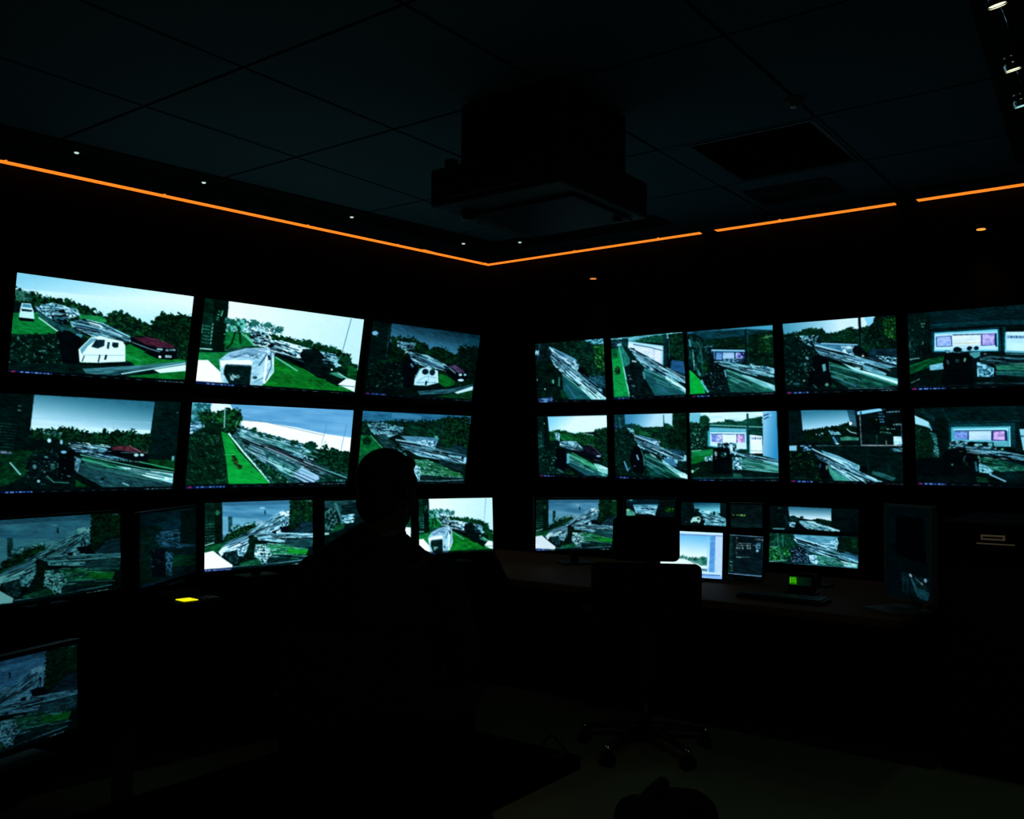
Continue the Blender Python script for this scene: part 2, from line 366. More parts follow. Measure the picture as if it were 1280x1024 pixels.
# -- upper row, left wall, first screen: white van, lorry of scrap, dark red car
p = pic('L1a', (3, 40, 26))
p.fill([(100,0),(1300,60),(1300,420),(60,260)], (150, 205, 228), (225, 240, 246), g=(300, 60, 330, 300)); p.fill([(100,140),(1250,260),(1250,420),(60,230)], (222, 236, 244), (178, 225, 238), g=(600, 180, 580, 330), a=.8)
tree(p, [(60,150),(130,140),(200,165),(330,200),(470,225),(560,265),(650,310),(760,300),(860,340),(930,370),(960,340),(1000,300),(1180,330),(1200,800),(60,800)], hi=(26, 96, 44))
p.fill([(480,300),(650,320),(720,400),(600,370),(500,340)], (20, 130, 60), (40, 160, 90), (40, 8, 12))
tree(p, [(650,320),(740,285),(840,350),(820,430),(740,440),(670,370)], rag=(22, 18)); tree(p, [(960,330),(1010,300),(1190,330),(1180,580),(1080,540),(980,430)], rag=(20, 20), hi=(14, 66, 30))
p.fill([(60,210),(140,230),(210,250),(360,400),(340,440),(50,420)], (3, 24, 24)); p.streaks([(220,250),(330,230),(480,270),(500,310),(430,330),(300,330),(240,290)], (16, 7, 15), thr=.5)
p.fill([(75,290),(235,290),(350,410),(340,425),(60,430)], (8, 128, 56), (14, 148, 62), (30, 14)); p.fill([(55,420),(350,425),(370,470),(40,560)], (4, 96, 40), (3, 50, 26), (40, 20))
p.fill([(220,260),(300,320),(470,400),(500,450),(370,420),(240,310)], (38, 110, 108), (20, 60, 64), (40, 8, 35)); p.line([(240,320),(360,410)], 8, (190, 225, 215)); p.line([(225,285),(300,350)], 3, (120, 180, 170))
p.fill([(310,280),(400,270),(430,340),(400,370),(330,350)], (3, 12, 18), (60, 110, 130), (20, 10, 20), thr=.6)
p.fill([(140,230),(195,235),(212,280),(215,330),(120,320),(128,270)], (198, 230, 238)); p.fill([(148,235),(192,240),(200,262),(140,255)], (90, 150, 180)); p.fill([(135,265),(205,275),(200,285),(140,280)], (14, 42, 52)); p.fill([(118,318),(212,330),(210,346),(120,338)], BLK)
p.streaks([(430,350),(520,330),(640,360),(800,440),(820,480),(700,450),(560,440),(460,400)], (60, 10, 22), thr=.42, bright=(150, 205, 222)); p.fill([(540,345),(600,350),(640,385),(570,380)], (210, 235, 240)); p.fill([(470,360),(600,400),(620,425),(480,390)], (130, 180, 205), (50, 90, 120), (50, 8, 20))
p.fill([(40,430),(150,420),(360,430),(420,400),(520,440),(500,640),(40,640)], (3, 20, 18), (6, 44, 30), (26, 20), rag=(12, 20), c3=(70, 120, 105), thr3=.84)
p.fill([(350,410),(420,405),(500,450),(500,640),(380,640)], (2, 9, 14), rag=(6, 20)); p.line([(470,420),(505,440)], 20, (80, 150, 170))
p.fill([(30,600),(500,610),(800,600),(1160,610),(1150,740),(20,680)], (2, 24, 24), (5, 44, 38), (60, 8, 5)); p.fill([(480,520),(560,445),(620,440),(755,472),(772,500),(768,598),(600,604),(484,600)], (222, 240, 244)); p.fill([(490,520),(560,452),(600,452),(540,500),(500,550)], (120, 170, 190))
p.fill([(560,505),(590,460),(645,462),(640,500),(600,515)], (18, 48, 60)); p.fill([(655,515),(662,475),(676,478),(668,520)], (40, 60, 72)); p.fill([(690,478),(730,482),(726,510),(700,512)], (16, 42, 54)); p.ell(708, 495, 20, 16, (16, 42, 54))
p.line([(505,555),(765,560)], 3, (140, 175, 185)); p.line([(500,595),(515,560)], 6, (30, 50, 60)); p.line([(600,600),(612,555)], 8, (40, 60, 70)); p.line([(642,585),(652,556)], 12, (20, 30, 40))
p.fill([(770,500),(800,490),(900,540),(960,580),(1140,590),(1130,615),(830,625),(800,600),(770,590)], (10, 128, 46), (16, 150, 52), (40, 12, 15)); p.line([(770,560),(880,600)], 4, (60, 170, 120)); p.line([(480,612),(800,612)], 12, (2, 12, 16))
p.fill([(500,640),(800,625),(1145,600),(1145,625),(900,650),(700,685),(520,670)], (90, 150, 160), (30, 70, 80), (120, 10, -5)); p.line([(740,675),(900,650),(1140,612)], 8, (180, 220, 225)); p.fill([(940,650),(1142,620),(1140,660),(980,672)], (222, 240, 244)); p.fill([(760,690),(980,672),(1142,660),(1136,712),(900,705)], (8, 130, 44))
p.fill([(800,450),(870,440),(960,455),(1050,490),(1090,515),(1080,560),(960,560),(880,530),(810,490)], (6, 14, 20)); p.fill([(820,450),(900,445),(970,460),(1060,495),(1080,515),(980,515),(880,485)], (118, 40, 66), (96, 30, 54), (60, 6, 20)); p.line([(812,478),(920,520),(985,540)], 6, (130, 150, 165))
p.fill([(960,540),(1060,545),(1090,530),(1085,570),(1060,590),(960,580),(880,540)], (3, 10, 16)); p.line([(975,570),(990,572)], 14, WHT); p.line([(1015,568),(1055,570)], 16, (220, 235, 240), c2=(120, 140, 150)); p.line([(965,522),(1000,525)], 12, (150, 200, 210)); p.line([(1020,530),(1080,528)], 12, (190, 220, 225), c2=(60, 80, 90))
p.bar(35, 652, 1130, 732, 16)

# -- first row, second screen
p = pic('L1b', (3, 40, 26))
p.fill([(280,60),(1250,190),(1220,560),(240,360)], (235, 245, 250), (200, 228, 244), g=(350, 150, 1150, 420)); p.line([(640,130),(1205,215)], 40, (205, 228, 246), a=.3)
p.fill([(140,60),(302,88),(268,430),(100,430)], (4, 48, 34), (6, 60, 42), (30, 40)); p.fill([(205,75),(302,88),(268,430),(180,430)], (2, 30, 20))
for k in range(6): p.dashes(130 - k * 2, 250 + k * 22, 200 - k * 4, 262 + k * 22, 9, (110, 175, 160), 11 + k, (.4, 1), (.3, .9)); p.line([(196 - k * 3, 235 + k * 25), (193 - k * 3, 250 + k * 25)], 10, (110, 170, 155))
p.line([(104,404),(190,410)], 9, (170, 215, 205)); p.line([(120,240),(115,300)], 14, (70, 120, 110)); p.dashes(240, 150, 225, 215, 16, (90, 170, 130), 7, (.6, 1.4)); p.line([(262,150),(250,190)], 8, (120, 190, 160))
p.fill([(285,205),(420,215),(440,300),(340,290),(270,420),(280,300)], (120, 200, 190), (20, 90, 60), (16, 22), thr=.45, rag=(14, 14)); p.fill([(430,215),(660,265),(650,300),(580,320),(560,380),(480,390),(400,300)], (150, 205, 215), (30, 80, 80), (14, 12), thr=.5, rag=(14, 12), c3=WHT, thr3=.55)
for a in ((470,235,36,22),(560,250,34,18),(635,280,30,20),(300,225,34,20)): p.ell(*a, (40, 120, 105), (20, 80, 70), (8, 8), rag=(8, 8), a=.85)
p.fill([(280,290),(440,300),(470,390),(270,420)], (16, 140, 62), (10, 110, 50), (30, 20)); p.line([(345,290),(320,370),(280,410)], 12, (4, 50, 30)); p.line([(375,295),(378,375)], 14, (6, 60, 34)); p.line([(385,300),(440,350),(470,385)], 8, (120, 200, 160)); p.line([(410,310),(480,380)], 6, (150, 215, 200))
p.fill([(450,280),(540,300),(590,360),(540,385),(470,380),(440,320)], BLK, (170, 215, 230), (16, 8, 25), thr=.62)
tree(p, [(570,305),(720,335),(850,380),(880,370),(1010,400),(1110,450),(1110,545),(1000,500),(780,410),(600,350)], rag=(10, 12), hi=(20, 110, 40)); 
for a in ((820,370,42,26),(935,405,26,20),(985,405,30,20),(885,385,24,20),(1085,500,34,46)): p.ell(*a, (6, 56, 38), (16, 90, 44), (8, 8), rag=(9, 9))
p.line([(1112,205),(1045,470)], 3, (60, 90, 100)); p.fill([(1100,500),(1160,510),(1150,620),(1090,590)], (8, 110, 44), (6, 80, 34), (30, 16)); p.line([(1110,505),(1160,530)], 14, (8, 40, 40))
p.fill([(90,430),(270,430),(360,400),(420,395),(330,450),(250,480),(240,560),(90,500)], (14, 120, 54), (30, 150, 74), (60, 16, -5)); p.fill([(270,410),(380,392),(480,385),(560,400),(300,440)], (12, 60, 44), (60, 100, 90), (40, 8, -8))
p.fill([(590,450),(700,500),(950,600),(1040,650),(1150,690),(1140,720),(520,660)], (10, 118, 34), (16, 138, 40), (60, 24, 25)); p.line([(610,460),(760,555)], 9, (120, 200, 180)); p.line([(930,600),(1100,690)], 3, (70, 160, 90))
p.fill([(90,482),(160,482),(240,560),(318,640),(74,636)], (245, 250, 255)); p.streaks([(570,350),(650,350),(860,410),(800,440),(790,480),(740,470),(600,400)], (30, 10, 22), thr=.35, bright=(225, 242, 250), dark=(20, 40, 60)); p.line([(575,375),(790,490)], 18, (6, 20, 34)); p.line([(560,385),(930,560)], 16, (3, 14, 24)); p.line([(590,395),(780,485)], 4, (150, 200, 220))
p.fill([(610,440),(740,500),(900,600),(960,610),(940,560),(760,470)], BLK); p.fill([(790,410),(860,405),(960,440),(1010,470),(1000,540),(950,590),(880,590),(800,520),(775,450)], (2, 16, 18), (4, 32, 34), (30, 20), rag=(4, 10)); p.streaks([(900,420),(1010,440),(1040,480),(1000,500),(940,460)], (20, 8, 20), thr=.5, dark=(4, 16, 26)); p.line([(1015,480),(1020,530)], 18, (150, 205, 215)); p.line([(990,540),(985,550)], 12, WHT)
p.fill([(950,580),(1060,600),(1120,600),(1030,660),(950,620)], (3, 22, 18)); p.fill([(970,570),(1030,560),(1090,600),(1050,605)], (70, 150, 120)); p.fill([(1030,645),(1090,600),(1148,618),(1140,695)], (235, 248, 252)); p.line([(1040,650),(1140,660)], 4, (60, 90, 90)); p.line([(1030,570),(1100,610)], 8, (150, 210, 190))
p.fill([(235,480),(300,430),(420,402),(570,400),(605,440),(600,560),(560,620),(520,655),(250,650),(240,540)], (205, 228, 240), (150, 190, 215), (40, 16, -15)); p.fill([(300,440),(440,408),(560,405),(520,440),(470,480),(420,460),(310,470)], (170, 195, 225), (110, 150, 185), (60, 8, 12)); p.line([(330,465),(420,435),(500,470)], 7, (70, 100, 130)); p.line([(450,470),(540,420)], 6, (230, 245, 252))
p.fill([(240,485),(440,480),(460,500),(450,520),(280,512),(250,530)], (240, 250, 253)); p.fill([(275,515),(452,525),(440,650),(300,640),(262,570)], (4, 30, 30), (10, 44, 42), (30, 30)); p.specks([(300,575),(360,575),(370,610),(310,610)], 9, 9, [(170, 200, 200)]); p.line([(280,513),(450,520)], 8, (60, 90, 120))
p.line([(555,450),(535,640)], 12, (245, 252, 255)); p.line([(580,430),(585,520),(545,620)], 7, (90, 120, 150)); p.line([(500,520),(530,480),(555,440)], 8, (60, 90, 120)); p.line([(575,480),(565,450)], 16, (20, 40, 60)); p.line([(245,540),(265,570)], 10, (180, 215, 225)); p.ell(475, 600, 16, 10, (50, 80, 90)); p.line([(470,630),(530,600)], 6, (110, 160, 170)); p.line([(595,460),(600,560),(540,640)], 5, (235, 248, 252))
p.bar(74, 636, 1140, 712, 16, red=False)

# -- first row, third screen: dim
p = pic('L1c', (2, 22, 20))
p.fill([(360,60),(1200,180),(1120,400),(360,260)], (6, 46, 62), (70, 125, 160), g=(700, 110, 660, 270)); p.fill([(220,60),(390,90),(370,400),(200,420)], (2, 20, 22), (3, 30, 28), (20, 30)); p.fill([(1000,270),(1140,200),(1130,320),(960,300)], (10, 70, 90), a=.6)
tree(p, [(380,220),(540,215),(620,250),(720,310),(800,300),(880,330),(940,360),(975,290),(1140,310),(1110,640),(380,560)], rag=(18, 16), lo=(2, 22, 16), hi=(14, 60, 26), c3=(30, 80, 40)); tree(p, [(970,300),(1140,310),(1110,620),(1040,560),(960,400)], rag=(16, 16), lo=(2, 12, 14), hi=(8, 40, 26), c3=(20, 60, 40))
p.fill([(600,290),(700,320),(760,370),(680,360),(620,330)], (6, 84, 36), (3, 40, 22), (24, 10, 15)); p.streaks([(440,250),(600,270),(590,310),(500,330),(440,300)], (14, 8, 25), thr=.62); p.ell(253, 188, 26, 18, (140, 185, 215)); p.line([(265,200),(270,218)], 8, (70, 100, 150)); p.line([(372,140),(355,390)], 7, (40, 76, 74))
p.fill([(280,410),(430,400),(440,440),(360,480),(290,440)], (5, 76, 34), (2, 30, 20), (20, 14)); p.fill([(200,440),(560,420),(600,640),(190,680)], (2, 16, 16), (3, 34, 26), (26, 20), c3=(70, 100, 90), thr3=.86); p.fill([(500,400),(560,380),(620,460),(600,640),(520,640),(480,520)], (2, 8, 16), rag=(8, 14)); p.line([(480,300),(560,370)], 10, (160, 205, 225), c2=BLK, n=(8, 8)); p.specks([(490,320),(540,330),(530,370),(500,360)], 5, 7, [WHT])
p.streaks([(540,340),(700,370),(860,450),(860,500),(700,470),(600,440),(560,400)], (50, 9, 24), thr=.5, bright=(150, 190, 220)); p.fill([(590,385),(720,420),(750,450),(650,440)], (120, 165, 200), (60, 100, 140), (40, 8, 20)); p.fill([(640,370),(720,380),(730,400),(700,405)], (150, 200, 200)); p.line([(560,440),(580,470)], 16, (90, 130, 170))
p.fill([(590,620),(600,540),(650,480),(700,468),(790,500),(798,600),(700,625)], (195, 225, 240)); p.line([(640,480),(600,560)], 9, (90, 140, 165)); p.ell(683, 508, 27, 25, (14, 44, 58)); p.ell(743, 513, 24, 27, (14, 44, 58)); p.line([(620,590),(690,545),(780,560)], 4, (110, 160, 180)); p.dashes(610, 600, 780, 598, 8, (90, 140, 160), 3); p.line([(690,620),(695,585)], 14, (8, 24, 34)); p.line([(712,480),(710,600)], 4, (120, 160, 180))
p.fill([(800,520),(870,540),(940,590),(930,620),(850,640),(800,600)], (8, 118, 36), (12, 100, 34), (30, 10, 20)); p.fill([(840,460),(900,440),(960,460),(1040,500),(1050,560),(990,600),(930,580),(850,500)], (3, 10, 20)); p.fill([(880,460),(930,448),(1000,490),(1020,520),(960,520)], (96, 50, 92), (130, 90, 130), (40, 6, 25)); p.line([(870,465),(940,520)], 9, (130, 170, 190)); p.ell(980, 533, 15, 11, (180, 215, 225)); p.ell(1020, 533, 12, 10, (160, 200, 210)); p.ell(985, 578, 26, 11, (200, 225, 235)); p.line([(790,640),(850,640)], 22, (4, 14, 16))
p.fill([(190,640),(620,640),(860,650),(700,720),(190,690)], (2, 20, 18)); p.fill([(620,670),(900,650),(1090,610),(1085,640),(860,690),(640,700)], (70, 125, 140), (20, 60, 70), (80, 8, -8)); p.fill([(930,680),(1090,628),(1088,660),(960,692)], (200, 225, 235)); p.fill([(760,715),(960,692),(1088,660),(1080,740),(800,725)], (6, 84, 34), (3, 60, 28), (40, 8)); p.dashes(840, 690, 940, 690, 6, (40, 110, 80), 2)
p.bar(182, 688, 1080, 752, 14, blue=.2, k=.85)

# -- second row, left wall, first screen: the red-roofed cars, dark heap in front
p = pic('L2a', (2, 22, 20))
p.fill([(0,50),(235,75),(190,440),(-40,440)], (2, 30, 30), (3, 24, 22), (60, 60)); p.fill([(1035,110),(1240,120),(1190,600),(985,500)], (2, 34, 34), (3, 26, 26), (50, 60)); p.line([(1022,120),(990,490)], 10, (2, 18, 20))
p.fill([(232,70),(1032,115),(1000,340),(200,310)], (58, 122, 150), (196, 222, 238), g=(640, 95, 610, 290)); p.line([(210,290),(600,305),(1000,320)], 30, (205, 232, 245)); p.line([(215,225),(1010,255)], 14, (160, 200, 222), a=.35)
tree(p, [(200,300),(330,295),(450,285),(560,310),(650,330),(690,290),(720,330),(760,300),(840,320),(880,290),(920,330),(1005,320),(985,470),(750,420),(540,400),(200,420)], rag=(14, 13)); p.streaks([(260,310),(420,315),(400,350),(330,345)], (12, 7), thr=.68, bright=(150, 200, 200), dark=(6, 50, 40), mid=(20, 80, 60))
p.fill([(190,360),(400,370),(430,430),(200,440)], (2, 22, 20), rag=(8, 14)); p.fill([(440,385),(600,390),(740,410),(720,450),(500,440)], (150, 200, 210), (20, 60, 60), (50, 8, 8), thr=.5, c3=WHT, thr3=.6); p.ell(325, 375, 13, 14, (190, 225, 245)); p.ell(405, 385, 10, 16, (150, 195, 215))
p.streaks([(460,420),(720,435),(740,470),(900,510),(700,500),(500,450)], (50, 7, 10), thr=.55, bright=(130, 180, 205), dark=(3, 12, 24)); p.fill([(740,410),(850,405),(985,455),(980,510),(900,515),(760,480),(690,455)], (3, 10, 18)); p.fill([(742,412),(850,408),(930,435),(985,455),(900,455),(800,440),(740,440)], (112, 42, 52), (90, 34, 46), (50, 5, 8)); p.line([(860,410),(940,455)], 5, (170, 120, 130)); p.ell(905, 473, 16, 11, (180, 215, 215)); p.ell(943, 472, 14, 9, (190, 215, 215)); p.line([(800,455),(980,460)], 5, (80, 100, 110)); p.dashes(700, 498, 930, 520, 8, (120, 170, 170), 4)
p.fill([(-40,440),(260,440),(330,430),(300,560),(-40,700)], (6, 78, 36), (3, 44, 26), (40, 22), rag=(6, 12)); p.fill([(540,480),(760,530),(960,590),(940,600),(760,580),(560,520)], (20, 120, 56), (10, 80, 44), (60, 10, 15)); p.line([(540,500),(760,560),(1150,660)], 10, (80, 190, 150)); p.line([(530,470),(940,560),(1160,590)], 7, (120, 190, 170)); p.fill([(980,500),(1165,510),(1160,580),(1010,550)], (8, 104, 40), (5, 70, 30), (50, 10, 8)); p.line([(930,520),(1160,570)], 8, (70, 170, 120))
p.fill([(760,545),(950,570),(1155,600),(1150,665),(1000,630),(880,590)], (205, 238, 242), (120, 190, 195), (80, 10, 10), thr=.62); p.fill([(500,560),(560,520),(800,580),(1150,665),(1140,690),(600,690),(500,620)], (26, 66, 74), (44, 92, 98), (120, 12, 12)); p.line([(810,662),(855,680)], 8, (150, 210, 215)); p.ell(675, 635, 12, 9, (4, 14, 20)); p.line([(655,652),(680,655)], 5, (100, 150, 150))
p.fill([(490,480),(540,500),(510,590),(480,560)], (150, 195, 215), (60, 100, 120), (12, 12)); p.fill([(240,450),(330,430),(470,440),(490,500),(480,640),(330,670),(200,680),(150,640),(180,500)], (2, 12, 18), (4, 26, 26), (30, 26), rag=(12, 18), c3=(40, 80, 80), thr3=.88); p.fill([(390,440),(480,440),(490,540),(470,640),(380,640)], (2, 7, 12), rag=(5, 12)); p.ell(420, 452, 20, 10, (130, 190, 220)); p.ell(345, 550, 16, 24, (50, 90, 80), rot=20)
p.line([(60,520),(130,605)], 11, (150, 190, 195)); p.ell(248, 648, 11, 10, (150, 195, 190)); p.ell(225, 550, 12, 16, (90, 130, 135)); p.ell(290, 585, 9, 9, (80, 120, 120)); p.line([(310,620),(350,655),(450,660)], 8, (70, 130, 110)); p.fill([(500,640),(590,640),(610,690),(500,690)], (10, 86, 34), rag=(8, 14)); p.fill([(500,590),(680,690),(590,692),(500,640)], (2, 16, 16))
for k in range(9): p.dashes(0, 258 + k * 20, 115 - k * 3, 268 + k * 19, 7, (88, 130, 125), 21 + k, (.4, 1.2), (.3, 1.2), a=.8)
p.line([(0,452),(75,458)], 16, (170, 150, 180), c2=(60, 60, 90), n=(16, 8)); p.dashes(135, 140, 130, 200, 22, (80, 130, 115), 5, (.3, .6), a=.8); p.line([(1178,190),(1188,186)], 6, (130, 160, 160)); p.line([(1155,480),(1152,510)], 18, (110, 170, 170)); p.bar(-60, 726, 1150, 700, 16, red=False, blue=.22)

# -- second row, second screen: dirt bank, bright green lane, long transporter
p = pic('L2b', (4, 40, 28))
p.fill([(100,60),(1200,130),(1180,420),(400,250),(100,200)], (110, 165, 215), (140, 185, 228), (160, 30, 5)); p.fill([(240,75),(360,85),(390,140),(220,140)], (225, 242, 250)); p.fill([(430,190),(600,205),(800,240),(1000,285),(1170,310),(1165,410),(1000,390),(840,370),(560,280),(440,240)], (245, 248, 250)); p.line([(440,188),(600,205),(800,250),(990,295)], 3, (110, 130, 140)); p.dashes(570, 190, 760, 195, 4, (170, 200, 235), 3)
p.fill([(100,70),(230,80),(230,180),(100,210)], (40, 110, 120), (110, 180, 190), (16, 20), thr=.6, rag=(6, 10)); p.fill([(85,205),(190,210),(190,260),(88,285)], (60, 110, 140), (190, 220, 240), (16, 9), thr=.5); tree(p, [(140,130),(240,120),(250,220),(200,240),(150,190)], rag=(14, 12)); tree(p, [(240,150),(320,110),(430,120),(440,180),(420,250),(330,280),(240,230)], rag=(12, 12), hi=(30, 120, 50)); p.line([(325,110),(322,240)], 9, (140, 200, 190)); p.line([(410,190),(395,240)], 4, (150, 210, 150))
p.fill([(90,280),(240,210),(300,250),(330,420),(355,610),(60,610)], (3, 36, 24), (10, 62, 34), (24, 16, 30), c3=(60, 105, 80), thr3=.85, rag=(5, 10)); p.fill([(210,200),(300,210),(300,270),(200,260)], (3, 60, 36), (2, 30, 22), (14, 12))
p.fill([(300,262),(345,280),(420,390),(520,500),(640,612),(352,612),(332,430)], (10, 172, 62), (12, 160, 56), (40, 30)); p.line([(350,275),(450,400),(640,612)], 13, (205, 240, 225)); p.fill([(375,425),(400,422),(415,470),(445,495),(430,520),(395,490),(375,455)], (44, 70, 30), (90, 90, 40), (12, 8), thr=.6, rag=(5, 8)); p.line([(318,418),(400,418)], 3, (110, 220, 130))
p.fill([(440,230),(520,260),(640,290),(860,350),(1160,520),(1140,600),(700,612),(640,612),(370,290)], (60, 120, 130), (20, 60, 64), (30, 9, 24), rag=(6, 12)); p.streaks([(400,240),(520,270),(860,360),(960,410),(900,470),(760,420),(600,350),(440,300)], (46, 11, 20), thr=.5, bright=(170, 215, 225), dark=(14, 50, 54)); p.fill([(550,300),(700,330),(840,390),(760,400),(600,340)], (60, 130, 130), (90, 160, 160), (60, 8, 18), a=.7)
for a in ((520,258,20,20),(565,290,16,18),(620,300,26,12),(682,320,18,12),(790,338,24,16),(902,362,42,30),(870,360,20,20)): p.ell(*a, (6, 60, 48), (20, 100, 60), (8, 8), rag=(7, 8))
p.line([(430,330),(640,400),(800,470),(1000,560)], 30, (170, 205, 215), c2=(60, 100, 120), n=(20, 8)); p.fill([(500,320),(620,370),(760,420),(880,460),(980,520),(1000,540),(860,490),(700,420),(560,360)], (112, 88, 108), (70, 60, 84), (50, 6, 22)); p.line([(500,320),(700,395),(980,520),(1140,590)], 7, (8, 18, 28)); p.line([(520,345),(720,430),(960,540)], 5, (6, 20, 30))
p.fill([(490,340),(560,370),(600,420),(600,480),(540,440),(480,380)], (180, 205, 220), (120, 160, 190), (14, 14)); p.ell(470, 338, 25, 34, (14, 20, 28), rag=(5, 8)); p.fill([(400,300),(445,320),(470,380),(500,420),(470,410),(420,350)], (90, 150, 150), (30, 70, 70), (14, 10, 45))
p.fill([(470,400),(560,460),(640,500),(740,570),(760,612),(650,612)], (4, 44, 28), (20, 90, 60), (20, 14, 35), c3=(120, 170, 160), thr3=.8); p.fill([(620,430),(760,490),(830,530),(790,570),(700,530),(620,460)], (40, 120, 110), (150, 205, 205), (24, 9, 25), thr=.5); p.line([(600,440),(820,600)], 4, (160, 215, 210)); p.line([(750,560),(860,612)], 7, (6, 16, 26)); p.line([(780,560),(900,610)], 4, (190, 215, 230))
p.fill([(800,530),(840,505),(950,560),(960,580),(920,605),(860,604),(790,560)], (175, 198, 232)); p.line([(860,500),(960,560)], 6, (10, 30, 40)); p.fill([(960,550),(1080,560),(1140,600),(960,608)], (6, 50, 36), (30, 80, 70), (30, 8, 10))
tree(p, [(830,410),(880,400),(960,400),(990,340),(1010,380),(1160,400),(1150,560),(1000,520),(920,460)], rag=(14, 14), hi=(14, 84, 48)); p.line([(1005,215),(970,360)], 2.5, (90, 140, 180)); p.line([(1135,225),(1100,390)], 3, (90, 140, 190)); p.line([(990,520),(1140,575)], 6, (130, 200, 190)); p.streaks([(840,410),(880,430),(870,460),(830,440)], (10, 8), thr=.6); p.dashes(1070, 592, 1130, 596, 14, (90, 150, 160), 3)
p.bar(60, 636, 1135, 612, 15)

# -- second row, third screen (behind the man's head)
p = pic('L2c', (3, 30, 24))
p.fill([(130,80),(1100,130),(1080,200),(130,190)], (60, 130, 170), (40, 100, 140), (80, 16, 3)); p.line([(400,130),(650,150)], 40, (90, 150, 190), a=.6)
tree(p, [(150,175),(240,190),(420,170),(560,180),(640,170),(760,170),(900,140),(1060,150),(1030,480),(700,360),(520,280),(150,320)], rag=(14, 12), lo=(3, 32, 26), hi=(14, 70, 46), c3=(40, 100, 60)); tree(p, [(830,150),(1060,150),(1040,400),(860,440),(820,300)], rag=(10, 14), lo=(2, 20, 18), hi=(20, 80, 36), c3=(60, 120, 60))
p.fill([(540,210),(640,220),(640,250),(540,240)], (12, 96, 60), (6, 60, 44), (20, 8)); p.streaks([(190,200),(320,190),(500,230),(490,280),(420,300),(350,330),(240,290)], (16, 8, 20), thr=.58, bright=(150, 205, 215), dark=(4, 30, 34)); p.fill([(140,300),(230,300),(340,420),(300,440),(120,560)], (12, 128, 58), (8, 100, 48), (30, 20)); p.ell(190, 350, 36, 34, (3, 40, 24), (10, 70, 30), (10, 10), rag=(8, 9)); p.line([(220,300),(340,420)], 6, (120, 190, 140))
p.fill([(240,290),(340,300),(440,380),(420,430),(350,420)], (14, 50, 54), (50, 100, 100), (30, 8, 40)); p.fill([(470,300),(640,310),(800,320),(760,420),(700,420),(560,370)], (70, 120, 150), (120, 165, 195), (60, 8, 10)); p.streaks([(600,330),(770,345),(740,430),(640,400)], (16, 12, 10), thr=.45, bright=(185, 215, 235), dark=(20, 40, 80)); p.fill([(760,300),(790,300),(790,330),(765,330)], (90, 170, 150))
p.streaks([(430,330),(560,370),(800,450),(1030,480),(1020,540),(800,500),(620,470),(500,400)], (80, 12, 22), thr=.42, bright=(170, 212, 230), dark=(6, 22, 38)); p.line([(480,370),(640,430),(790,470)], 16, (150, 200, 222), c2=(90, 140, 170), n=(30, 6)); p.line([(490,355),(700,430),(800,455),(1000,500)], 7, (4, 12, 22)); p.line([(830,200),(815,440)], 16, (20, 50, 50)); p.ell(812, 443, 14, 14, (110, 110, 110)); p.ell(1000, 495, 14, 22, (20, 40, 60)); p.fill([(1010,480),(1032,480),(1028,530),(1006,520)], (160, 200, 230)); p.fill([(860,420),(940,370),(1030,400),(1030,480),(900,460)], (10, 44, 54), (30, 74, 84), (40, 8, 10))
p.fill([(800,500),(900,510),(1020,550),(1010,600),(900,580),(800,540)], (24, 60, 64), (8, 36, 38), (50, 10, 8)); p.fill([(560,500),(700,500),(800,540),(1000,630),(1010,660),(800,640),(600,650)], (14, 86, 54), (50, 130, 80), (24, 10, 15), c3=(150, 205, 195), thr3=.72); p.fill([(800,560),(870,580),(1000,635),(880,630)], (16, 120, 40)); p.streaks([(565,540),(640,560),(660,660),(600,700),(580,640)], (16, 12, 30), thr=.4); p.fill([(640,630),(1010,650),(1010,680),(640,680)], (8, 30, 34), (24, 56, 60), (60, 7, 3)); p.line([(590,680),(800,680),(1010,670)], 7, (110, 150, 155)); p.fill([(350,420),(430,390),(500,410),(580,560),(300,460)], (70, 120, 120), (12, 40, 44), (20, 14), thr=.5)
p.bar(112, 716, 1015, 692, 14, red=False, k=.8); p.ell(603, 712, 16, 10, (170, 205, 215)); p.dashes(1020, 155, 1055, 158, 6, (90, 120, 120), 3); p.dashes(1020, 185, 1055, 188, 6, (90, 120, 120), 5)
def like(k, src, base=(2, 10, 12), dens=1.7):
    """A second screen that carries the same feed: same picture coordinates, the screen's own grid."""
    p = Pic(*Q[k], base=base, dens=dens); r = Pic(*Q[src]); c = np.array(Q[src][0], float); ox, oy, sc = Q[src][1]
    Hm = homography([(0, 0), (1, 0), (1, 1), (0, 1)], c); d = Hm[2, 0] * p.u + Hm[2, 1] * p.v + 1
    p.X = ((Hm[0, 0] * p.u + Hm[0, 1] * p.v + Hm[0, 2]) / d - ox) * sc; p.Y = ((Hm[1, 0] * p.u + Hm[1, 1] * p.v + Hm[1, 2]) / d - oy) * sc
    p.sc = sc; P[k] = p; return p

